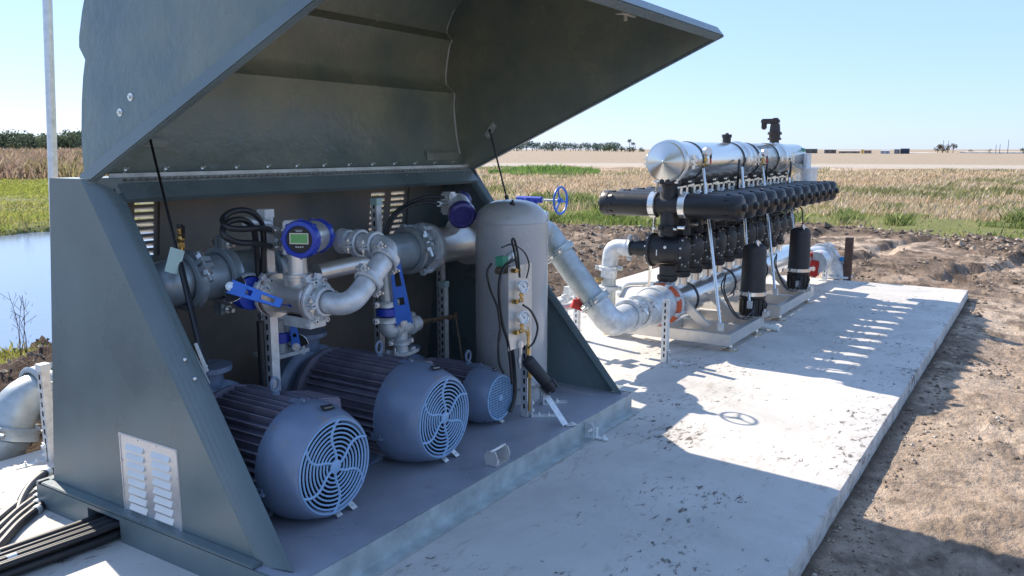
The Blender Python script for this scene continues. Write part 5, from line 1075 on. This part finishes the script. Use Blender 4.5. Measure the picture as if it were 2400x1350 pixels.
# one filter module: valve body, tee, two cartridges; then copied along the manifold
def module(x):
    m_ = []
    VZ = .794
    g = G(); g.lathe((x, YC - .155, VZ), Yv, [(0, .128), (.010, .134), (.026, .134), (.030, .116), (.10, .112), (.21, .112), (.28, .124), (.284, .146), (.30, .146), (.31, .140)], 40)
    g.lathe((x, YC - .19, VZ), Yv, [(0, .045), (.012, .085), (.035, .12)], 28)
    g.lathe((x, YC, .53), Zv, [(0, .074), (.02, .088), (.05, .088), (.055, .070), (.14, .070)], 28)
    for s in (-1, 1):
        for k in range(12):
            a = 2 * math.pi * (k + .5) / 12; q = V((x + math.cos(a) * .139, YC + s * .153, VZ + math.sin(a) * .139)); 
    vb = g; g = G()
    for s in (-1, 1):
        for k in range(10):
            a = 2 * math.pi * (k + .5) / 10; rb_ = .134 if s > 0 else .124; q = V((x + math.cos(a) * rb_, YC + s * .150 + (0 if s > 0 else -.012), VZ + math.sin(a) * rb_)); g.hexnut(q, Yv, .0085, .014)
    m_.append(vb.merge(g, 'bolt').build('valve_body', 'blackm', FU))
    g = G(); g.lathe((x, YC, .42), Zv, [(0, .062), (.12, .062)], 24); m_.append(g.build('riser', 'ss', FU))
    g = G()
    g.lathe((x, YC, .925), Zv, [(0, .070), (.045, .072), (.05, .090), (.085, .090), (.09, .075), (.43, .072), (.435, .090), (.47, .090), (.475, .07), (.50, .066)], 28)
    g.lathe((x, YC - .16, 1.183), Yv, [(0, .088), (.32, .088)], 32)
    for z in (.99, 1.38):
        for s in (-1, 1): g.bar((x - .085, YC + s * .05, z), (x - .135, YC + s * .02, z), .03, .03)
    m_.append(g.build('tee', 'blackm', FU)); te = m_[-1]
    g = G(); g.bar((x - .03, YC - .17, .965), (x + .05, YC - .15, .965), .05, .06); g.cyl((x + .01, YC - .16, .95), (x + .01, YC - .16, 1.06), .018, 10); g.bar((x + .01, YC - .16, 1.03), (x + .09, YC - .17, 1.01), .022, .022); m_.append(g.build('pilot_valve', 'black', FU))
    g = G(); g.tube(smooth([(x + .05, YC - .16, .96), (x + .12, YC - .19, .93), (x + .10, YC - .20, .86), (x + .03, YC - .17, .90)], 5), .005, 6); m_.append(g.build('control_tube', 'rubber', FU))
    for z in (.99, 1.38):
        for s in (-1, 1): g = G(); g.hexnut((x - .1, YC + s * .085, z), (-.3, s, 0), .010, .025); g.build('bolt', 'bolt', te)
    for s in (-1, 1):
        g = G(); pr = [(0, .096), (.004, .103), (.40, .106), (.405, .110), (.46, .109), (.475, .100), (.49, .072), (.495, .032), (.52, .030), (.525, .012)]
        g.lathe((x, YC + s * .145, 1.183), (0, s, 0), pr, 36); m_.append(g.build('cartridge', 'black', FU)); ct = m_[-1]
        g = G()
        for k in range(9):
            a = 2 * math.pi * (k + .5) / 9; u = V((math.cos(a), 0, math.sin(a))); b0 = V((x, YC + s * .50, 1.183)) + u * .107; b1 = V((x, YC + s * .63, 1.183)) + u * .080
            g.bar(b0, b1, .020, .016, up=u)
        g.build('cap_ribs', 'black', ct)
        g = G(); g.lathe((x, YC + s * .118, 1.183), (0, s, 0), [(-.014, .098), (-.010, .111), (.042, .111), (.046, .105)], 36, caps=False)
        g.bar((x - .02, YC + s * .134, 1.183 + .10), (x + .02, YC + s * .134, 1.183 + .10), .022, .03); g.cyl((x - .04, YC + s * .134, 1.296), (x + .035, YC + s * .134, 1.296), .005, 6); m_.append(g.build('clamp', 'ss', FU))
    g = G(); g.cyl((x + .05, YC - .13, 1.28), (x + .05, YC - .13, 1.35), .013, 8); g.bar((x + .03, YC - .14, 1.345), (x + .10, YC - .17, 1.36), .018, .014); m_.append(g.build('tap', 'ss', FU))
    g = G(); g.hexnut((x - .03, YC - .11, 1.28), Zv, .016, .06); g.bar((x - .07, YC - .10, 1.335), (x, YC - .14, 1.345), .018, .014); m_.append(g.build('tap', 'ss', FU))
    for ox, oz in ((.02, .99), (-.05, 1.0)): g = G(); g.hexnut((x + ox, YC - .10, oz), (0, -1, .3 if ox > 0 else 0), .012, .06); m_.append(g.build('tube_fitting', 'ss', FU))
    return m_
mod = module(TX0)
for k in range(1, NT):
    for o in mod:
        c = copy_tree(o, FU); c.location = V(o.location) + V((PI_ * k, 0, 0)); LOC[c.name] = LOC[FU.name]
# control tubing sagging between the valves
for q in range(3):
    g = G(); pts = [V((TX0 + PI_ * k * .5, YC - .13 - .03 * q, 1.04 - .05 * q + random.uniform(-.02, .02))) for k in range(2 * NT - 1)]; g.tube(smooth(pts, 5), .0045, 6); g.build('control_tube', 'rubber', t)
# label spots on the first valve
g = G(); g.lathe((TX0 - .123, YC - .02, .834), (-1, -.15, 0), [(0, .013), (.002, .013)], 16); g.build('badge', 'white', t)
g = G(); g.box((TX0 - .1255, YC + .05, .76), (TX0 - .122, YC + .058, .81)); g.build('mark', 'white', t)
g = G(); g.lathe((TX0, YC + .155, .794), Yv, [(0, .075), (.12, .072), (.125, .062), (.20, .06)], 24); g.build('drain_port', 'black', t)
# frames
def frame(x0, x1, y0=2.12, y1=3.30, z0=.052, z1=.148):
    w = .06; g = G()
    g.box((x0, y0, z0), (x0 + w, y1, z1)); g.box((x1 - w, y0, z0), (x1, y1, z1)); g.box((x0 + w + .001, y0, z0 + .001), (x1 - w - .001, y0 + w, z1 - .001)); g.box((x0 + w + .001, y1 - w, z0 + .001), (x1 - w - .001, y1, z1 - .001)); g.box((x0 + w + .001, YC - .02, z0 + .002), (x1 - w - .001, YC + .02, z1 - .002)); m = (x0 + x1) / 2; g.box((m - .03, y0 + w + .001, z0 + .002), (m + .03, YC - .021, z1 - .003)); g.build('base_frame', 'ssb', FU, bevel=.003)
    for xx in (x0 + .12, x1 - .12):
        for yy in (y0 + .03, y1 - .03):
            g = G(); g.lathe((xx, yy, .0005), Zv, [(0, .055), (.010, .055), (.016, .030), (.022, .018), (.055, .014)], 24); g.build('levelling_foot', 'ss', FU)
            g = G(); g.lathe((xx, yy, .0003), Zv, [(0, .062), (.005, .062)], 24); g.build('foot_pad', 'brass', FU)
frame(6.56, 7.52); frame(8.05, 9.40)
for x0, u1 in ((6.72, 1), (8.15, 1), (7.35, -1), (9.25, -1)):
    for s in (-1, 1):
        g = G(); g.bar((x0, YC + s * .36, .15), (x0 - .02, YC + s * .16, .34), .07, .035, up=Xv); g.box((x0 - .04, YC + s * .1 - .03, .27), (x0 + .04, YC + s * .1 + .03, .31)); g.build('saddle', 'ssb', FU)
RODS = [(AY(1648, 395, 2.555), AY(1689, 772, 2.18)), (AY(1739, 392, 2.555), AY(1757, 720, 2.20)), (AY(1788, 392, 2.555), AY(1817, 690, 2.18)), (AY(1848, 400, 2.555), AY(1870, 670, 2.2)), (AY(1541, 425, 2.90), AY(1518, 700, 3.14))]
for a, b in RODS:
    b.z = max(b.z, .15); g = G(); g.cyl(b, a, .0135, 12); o = g.build('tie_rod', 'ss', FU); g = G(); g.bar(b - Zv * .0 + V((0, 0, -.01)), b + V((0, 0, .055)), .04, .035, up=Xv); g.build('rod_socket', 'galvd', o)
# things on top: relief plug, air valve, gauges
g = G(); q = AY(1703, 333, YC); g.cyl((q.x, YC, MZT + .15), (q.x, YC, MZT + .215), .040, 20); g.lathe((q.x, YC, MZT + .215), Zv, [(0, .048), (.03, .048), (.032, .02), (.045, .014)], 10); g.build('relief_plug', 'blackm', FU)
def air_valve():
    q = AY(1815, 330, YC); x = q.x; z = MZT + .155; t = thing('air_valve', 'brown black plastic air valve with a hooked outlet on top of the stainless manifold', 'air valve', (x, YC, z)); AM = mat('brown_black_plastic', (.045, .032, .026), .45, var=.2)
    g = G(); g.lathe((x, YC, z), Zv, [(0, .052), (.05, .052), (.052, .075), (.075, .075), (.078, .062), (.11, .062), (.112, .078), (.14, .078), (.145, .06), (.20, .055), (.235, .050)], 20)
    g.build('valve_body', AM, t)
    g = G(); g.bar((x, YC - .045, z + .262), (x, YC + .155, z + .262), .085, .058); g.lathe((x, YC, z + .288), Zv, [(0, .045), (.012, .03)], 14); g.bar((x, YC + .125, z + .255), (x, YC + .125, z + .17), .055, .055, up=Xv); g.build('outlet_hook', AM, t, bevel=.012)
air_valve()
for u, v in ((1655, 355), (1790, 358)):
    q = AY(u, v, YC - .22); nn_ = V((-.5, -.85, 0)).normalized(); gg = thing('pressure_gauge', 'small pressure gauge on the near end of the stainless manifold' if u < 1700 else 'small pressure gauge further along the stainless manifold', 'gauge', q, 'gauges on the stainless manifold')
    g = G(); g.lathe(q, nn_, [(0, .038), (.03, .040), (.034, .036)], 24); g.build('case', 'ss', gg); g = G(); g.lathe(q + nn_ * .0345, nn_, [(0, .034), (.001, .034)], 24); g.build('dial', 'glass', gg)
    g = G(); w = q - Zv * .04; g.cyl(w, w - Zv * .07, .010, 8); g.hexnut(w - Zv * .04, Zv, .016, .02); g.cyl(w - Zv * .07 - Xv * .1, w - Zv * .07 + Xv * .1, .009, 8); g.hexnut(w - Zv * .07 - Xv * .03, Xv, .017, .06); g.build('brass_stem', 'brass', gg)
    g = G(); e = w - Zv * .07 + Xv * .12; g.cyl(e, e + Zv * .09, .008, 8); g.build('red_handle', 'red', gg); g = G(); g.cyl(e + Zv * .05, e + Zv * .12, .010, 8); g.build('black_handle', 'black', gg)
# vertical pilot filters
for x, y, zb, lb in ((7.50, 2.23, .12, 'nearer upright black canister filter strapped to the filter unit'), (9.12, 2.23, .14, 'farther upright black canister filter strapped to the filter unit')):
    t = thing('canister_filter', lb, 'filter', (x, y, zb), 'upright canister filters')
    H = .70; g = G(); g.lathe((x, y, zb + .23), Zv, [(0, .112), (H - .31, .106), (H - .27, .098), (H - .25, .070), (H - .24, .02)], 40); g.build('canister', 'blackm', t)
    g = G(); g.lathe((x, y, zb + .015), Zv, [(0, .085), (.02, .105), (.17, .108), (.18, .118), (.21, .118)], 36)
    for k in range(14): a = 2 * math.pi * k / 14; g.bar((x + math.cos(a) * .108, y + math.sin(a) * .108, zb + .05), (x + math.cos(a) * .108, y + math.sin(a) * .108, zb + .18), .010, .014, up=(math.cos(a), math.sin(a), 0))
    g.build('base', 'black', t)
    g = G(); g.lathe((x, y, zb + .215), Zv, [(0, .114), (.003, .122), (.037, .122), (.04, .114)], 40, caps=False)
    for s in (-1, 1): q = V((x - s * .1, y + s * .09, zb + .235)); g.bar(q, q + V((-s * .045, s * .04, 0)), .03, .035); g.cyl(q + V((-s * .04, s * .03, -.03)), q + V((-s * .04, s * .03, .03)), .006, 6)
    g.build('clamp', 'ss', t)
    g = G(); z = zb + H - .015; g.tube([V((x, y, z - .03)) + V((math.cos(a) * .045 + -.02, math.sin(a) * .02 - .04, .035 + math.sin(a) * .03)) for a in [2 * math.pi * k / 20 for k in range(20)]], .006, 6, closed=True); g.hexnut((x - .03, y - .03, z - .02), Zv, .02, .05); g.build('handle', 'ss', t)
    g = G(); g.box((x - .12, y - .10, .149), (x + .12, y + .12, zb + .034)) if zb + .034 > .152 else None; g.box((x - .05, y - .15, .15), (x + .05, y - .11, .2)); g.build('bracket', 'ssb', t)
    for s, dz in ((1, 0), (-1, .02), (-1, .06), (1, .05)):
        g = G(); g.tube(smooth([(x - .1, y - .05, zb + .16), (x - .22, y - .06, zb + .03 + dz), (x - .38 - dz, y + .0, zb + .08), (x - .45 - dz * 2, y + .1, zb + .28 + dz), (x - .3, y + .16, zb + .42)] if s < 0 else [(x + .09, y - .06, zb + .15), (x + .20, y - .07, zb + .12), (x + .24 + dz, y - .05, zb + .02 + dz), (x + .12, y - .05, zb - .03 + dz), (x + .05, y - .02, zb + .04)], 6), .0065, 6); g.build('hose', 'rubber', t)
    g = G(); g.tube(smooth([(x - .02, y - .02, z), (x - .03, y - .02, z + .10), (x, y + .02, z + .22), (x, y + .2, z + .28)], 6), .007, 6); g.build('hose', 'rubber', t)
    g = G(); g.hexnut((x + .12, y - .03, zb + .05), Zv, .016, .12); g.build('drain_fitting', 'bolt', t); g = G(); g.hexnut((x - .02, y - .12, zb + .04), Zv, .013, .06); g.build('test_fitting', 'bolt', t)
# hoses over the top
for k in range(3):
    g = G(); x = TX0 + PI_ * (4 + 3 * k); g.tube(smooth([(x, YC - .19, 1.55), (x - .1, YC - .22, 1.44), (x - .05, YC - .2, 1.34), (x + .1, YC - .15, 1.28)], 6), .012, 6); g.build('hose', 'rubber', FU)
t = thing('side_tank', 'pale galvanised box hanging at the far end of the filter unit', 'box', (10.4, 2.5, 1.1)); g = G(); g.lathe((10.45, YC - .20, 1.15), Zv, [(0, .12), (.26, .13), (.262, .15), (.285, .15)], 24); g.build('vessel', 'galv', t); g = G(); g.cyl((10.45, YC - .20, 1.435), (10.45, YC - .20, 1.6), .05, 16); g.build('neck', 'galv', t)
t = thing('green_actuator', 'small green valve actuator at the far end of the stainless manifold', 'actuator', AY(1876, 352, YC)); q = AY(1876, 352, YC - .1); g = G(); g.bar(q - Yv * .05, q + Yv * .05, .06, .05); g.cyl(q - Zv * .08, q, .02, 10); g.build('housing', 'valgreen', t, bevel=.006)
g = G(); g.cyl(q - Zv * .15, q - Zv * .08, .03, 12); g.build('valve_body', 'galv', t)
# drain pipe with the galvanised elbow on the left of the filter unit
t = thing('drain_pipe', 'galvanised drain elbow dropping to the slab left of the black valves', 'pipe', (6.36, 3.15, 0))
dy_ = AY(1432, 640, 3.12); X_ = 6.68
pipe(t, [(X_, YC + .36, .794), (X_, 3.27, .794), (X_, 3.29, .52)], .072, 'galvd', rad=.115, name='elbow'); pipe(t, [(X_, 3.29, .54), (X_, 3.29, .22), (X_ + .02, 3.25, .0)], .066, 'galvp')
coupling(t, (X_, 3.29, .60), Zv, .072, e=(.2, -1, 0), w=.04); coupling(t, (X_, 3.29, .42), Zv, .070, e=(.2, -1, 0), w=.04); coupling(t, (X_, YC + .36, .794), Yv, .065, e=(0, .1, 1), w=.04)
g = G(); g.cyl((X_ - .06, 3.33, .50), (X_ - .13, 3.35, .50), .015, 8); g.ball((X_ - .12, 3.35, .50), .022, 10); g.build('brass_cock', 'brass', t)
t = thing('pvc_pipe', 'thin pale plastic pipe running level behind the galvanised drain elbow', 'pipe', (6.6, 3.2, .9)); g = G(); g.tube([AY(1468, 583, 3.2), AY(1528, 572, 3.0)], .017, 10); g.build('run', 'pvc', t); g = G(); g.cyl(AY(1528, 572, 3.0), AY(1540, 570, 2.96), .024, 12); g.build('socket', 'pvc', t)
t = thing('pvc_stub', 'short white plastic pipe stub poking out under the filter frame', 'pipe', AZp(1812, 767, .03)); q = AZp(1820, 769, .03); g = G(); g.cyl((q.x, q.y, .032), (q.x - .02, q.y + .35, .032), .025, 16); g.build('pipe', 'pvc', t); g = G(); g.cyl((q.x, q.y - .02, .032), (q.x, q.y + .05, .032), .031, 16); g.build('end_cap', 'pvc', t)
t = thing('ground_hose', 'pale plastic pipe lying on the slab behind the orange gasket', 'pipe', AZp(1480, 667, .03)); pts = [AZp(1450, 690, .03), AZp(1465, 668, .03), AZp(1500, 664, .03), AZp(1560, 662, .03)]; g = G(); g.tube(smooth(pts, 5), .022, 8); g.build('run', 'pvc', t)
# far end: red valve, elbow, post
t = thing('far_elbow', 'galvanised elbow with clamp at the far end of the slab beside the rusty stake', 'pipe', AZp(1945, 652, 0)); q = AZp(1945, 652, 0); g = G()
pipe(t, [(q.x - .62, q.y + .16, .30), (q.x + .02, q.y + .05, .30), (q.x + .12, q.y - .06, .02)], .14, 'galvd', rad=.22, name='elbow'); flange(t, (q.x + .12, q.y - .06, .004), Zv, .19, .03, 8, .165, .014); coupling(t, (q.x - .22, q.y + .09, .30), Xv, .13, e=(0, -.8, .6), w=.06, mt='galvd')
g = G(); a = q + V((-.0, -.12, .26)); g.lathe(a, (-.3, -1, 0), [(0, .03), (.03, .03)], 12); g.build('blue_tag', 'bluef', t)
t = thing('red_valve', 'red lever valve near the far elbow, behind the farther canister', 'valve', AY(1912, 620, 2.45)); q2 = AY(1913, 612, 2.42); g = G(); q2 = AY(1913, 615, 2.28); g.bar(q2 + V((-.02, .05, .12)), q2 + V((0, .03, -.02)), .07, .07); g.bar(q2 + V((0, -.05, .12)), q2 + V((0, -.03, -.02)), .07, .05); g.bar(q2 + V((0, 0, .03)), q2 + V((0, .02, -.16)), .14, .10); g.build('lever', 'red', t, bevel=.01); g = G(); g.cyl(q2 - Xv * .05, q2 + Xv * .22, .13, 24); g.build('valve_body', 'galvd', t)
t = thing('strut_post', 'pale strut post in front of the far galvanised elbow', 'post', AZp(1932, 655, 0), 'strut posts on the slab'); q3 = AZp(1932, 656, 0); strut(t, q3.x, q3.y, 0, .48, .05)
q = V((11.27, 2.14, -.25)); t = thing('rusty_stake', 'square rusty brown stake standing just past the far edge of the slab', 'stake'); t.location = q; LOC[t.name] = q
g = G(); g.box((q.x - .045, q.y - .045, -.25), (q.x + .045, q.y + .045, .535)); g.build('stake', 'rust', t, bevel=.004); g = G(); g.box((q.x - .044, q.y - .044, .5355), (q.x + .044, q.y + .044, .538)); g.build('cut_end', 'bronze', t)

# ============================================================ LEFT OF THE ENCLOSURE
PXX = 2.05
t = thing('metal_pole', 'tall slightly leaning galvanised pole behind the left corner of the enclosure', 'pole', (2.17, 3.98, -.05))
pa, pb = AY(111, 0, 3.98), AY(124, 400, 3.98); d = (pb - pa); f = (pb.z + .05) / -d.z; ft = pb + d * f
g = G(); g.cyl(ft, pa - d * .8, .021, 16); g.build('tube', 'galv', t); g = G(); g.cyl(ft, ft + V((0, 0, .02)), .05, 16); g.build('base_plate', 'galv', t)
t = thing('inlet_pipe', 'large galvanised elbow with clamps entering the enclosure at the far left', 'pipe', (2.0, 4.10, .40)); c = V((2.02, 4.10, .47))
pipe(t, [(2.55, 4.10, .43), (1.99, 4.10, .43), (1.90, 4.10, .20)], .108, 'galvp', rad=.17, name='elbow'); pipe(t, [(1.91, 4.10, .24), (1.82, 4.12, .06), (1.4, 4.3, -.20)], .112, 'galvp', name='pipe')
coupling(t, (2.085, 4.10, .43), Xv, .112, e=(0, -1, .1), w=.065, mt='galvp'); coupling(t, (1.925, 4.10, .27), V((.30, 0, .9)), .114, e=(-1, -.6, .3), w=.07, mt='galvp'); coupling(t, (2.19, 4.10, .43), Xv, .112, e=(0, -1, .25), w=.05, mt='galvp')
t.location = V(t.location) + V((.31, .72, -.17)); t.scale = (1.12, 1.12, 1.12)
q = AZp(122, 1072, 0); t = thing('strut_post', 'slotted white strut post at the left back corner of the enclosure', 'post', (q.x, q.y, 0), 'strut posts on the slab'); sx, sy = q.x + .005, q.y - .28
sx, sy = 2.235, 4.40
strut(t, sx, sy, 0, .53, .045, cap='white'); footing(t, sx, sy + .01, 0, dx=-1, dy=.15, L=.15)
# conduits leaving through the slot in the skid
cps = [(3.405, .023, .045), (3.355, .023, .045)] + [(3.305 - .0235 * k, .012, .078 - .004 * (k % 2)) for k in range(5)] + [(3.31 - .04 * k, .021, .030) for k in range(3)]
for k, (y, r, z) in enumerate(cps):
    lb = ['thick grey black conduit farthest back in the bundle leaving the skid slot', 'second thick conduit in the bundle leaving the skid slot'][k] if k < 2 else None
    dx_ = 1.5; x_e = .55
    pts = [(2.3, y, z), (1.8, y, z), (x_e, y + .10 + .004 * k, z)]
    g = G(); g.tube([V(p) for p in pts], r, 12); t = thing('conduit', lb or ('slim black conduit lying on top of the bundle leaving the skid slot' if k < 7 else 'thick black conduit in the bottom layer of the bundle leaving the skid slot'), 'conduit', (1.8, y, 0), 'conduits leaving the skid slot')
    g.build('run', 'rubber', t); g = G(); xx = 1.50 - (.08 * (k % 4) if k < 7 else .1); yy = y + (1.8 - xx) / (1.8 - x_e) * (.10 + .004 * k)
    g.lathe((xx, yy, z), (-1, .08, 0), [(0, r * 1.18), (.035, r * 1.18)], 14); tg = g.build('tag_band', 'bluef' if k in (1, 6, 2) else 'white', t)
for k in range(4):
    dy = .055 * k; t = thing('conduit', 'grey black conduit curving round behind the skid corner', 'conduit', (2.0, 4.0, 0), 'conduits behind the skid corner'); pts = [AZp(135 + 0 * k, 1122 + 14 * k, .02), AZp(90, 1150 + 14 * k, .02), AZp(45, 1180 + 16 * k, .02), AZp(5, 1212 + 20 * k, .02), AZp(-40, 1250 + 24 * k, .02)]
    pts = [pts[0] + V((.5, 0.02, 0))] + pts; g = G(); g.tube(smooth(pts, 6), .019, 10); g.build('run', 'rubber', t); g = G(); q = pts[2]; g.cyl(q, q + (pts[3] - q).normalized() * .03, .0215, 12); g.build('tag_band', 'galvd', t)
t = thing('loop_hose', 'thick black hose arching over the slab behind the skid corner', 'hose', AZp(25, 1240, 0))
pts = [AX(135, 1103, 2.12), AX(110, 1108, 2.06), AX(75, 1135, 1.95), AX(52, 1170, 1.85), AX(40, 1205, 1.78), AX(22, 1238, 1.72), AX(0, 1262, 1.66), AX(-30, 1290, 1.6)]
g = G(); g.tube(smooth(pts, 6), .020, 14); g.build('run', 'rubber', t)
for i in (1, 5):
    q = pts[i]; d = (pts[i + 1] - q).normalized(); g = G(); g.cyl(q - d * .012, q + d * .018, .026, 16); g.build('hose_fitting', 'galvp', t)
# slim weed stalks by the pond
def stalk(u, v, h, lb, n=3):
    q = AZp(u, v, -.1); q.z = gz(q.x, q.y); t = thing('weed', lb, 'plant', q, 'dead weed stalks'); g = G()
    for k in range(n):
        top = q + V((random.uniform(-.08, .08), random.uniform(-.08, .08), h * random.uniform(.7, 1.05))); mid = q.lerp(top, .55) + V((random.uniform(-.02, .02), random.uniform(-.02, .02), 0)); g.tube(smooth([q, mid, top], 4), [.0025] * 4 + [.002] * 4 + [.001], 5)
        for j in range(3): b = mid.lerp(top, .2 + .25 * j); g.tube([b, b + V((random.uniform(-.09, .09), random.uniform(-.09, .09), .07))], .0018, 4)
    g.build('stems', 'rust', t)
    l = G()
    for k in range(14): p = q + V((random.uniform(-.1, .1), random.uniform(-.1, .1), h * random.uniform(.1, .9))); e = V((random.uniform(-.02, .02), random.uniform(-.02, .02), .02)); l.add([p, p + e, p + e * 2 + V((.01, 0, 0))], [(0, 1, 2)])
    l.build('leaves', mat('weed_leaf', (.22, .2, .06), .7), t)
stalk(48, 832, .62, 'tall dead weed stalk at the muddy edge of the pond, left', 3); stalk(62, 826, .55, 'dead weed stalk at the muddy edge of the pond, right', 3)
stalk(60, 512, .9, 'sparse dry weed on the far bank of the pond', 6)
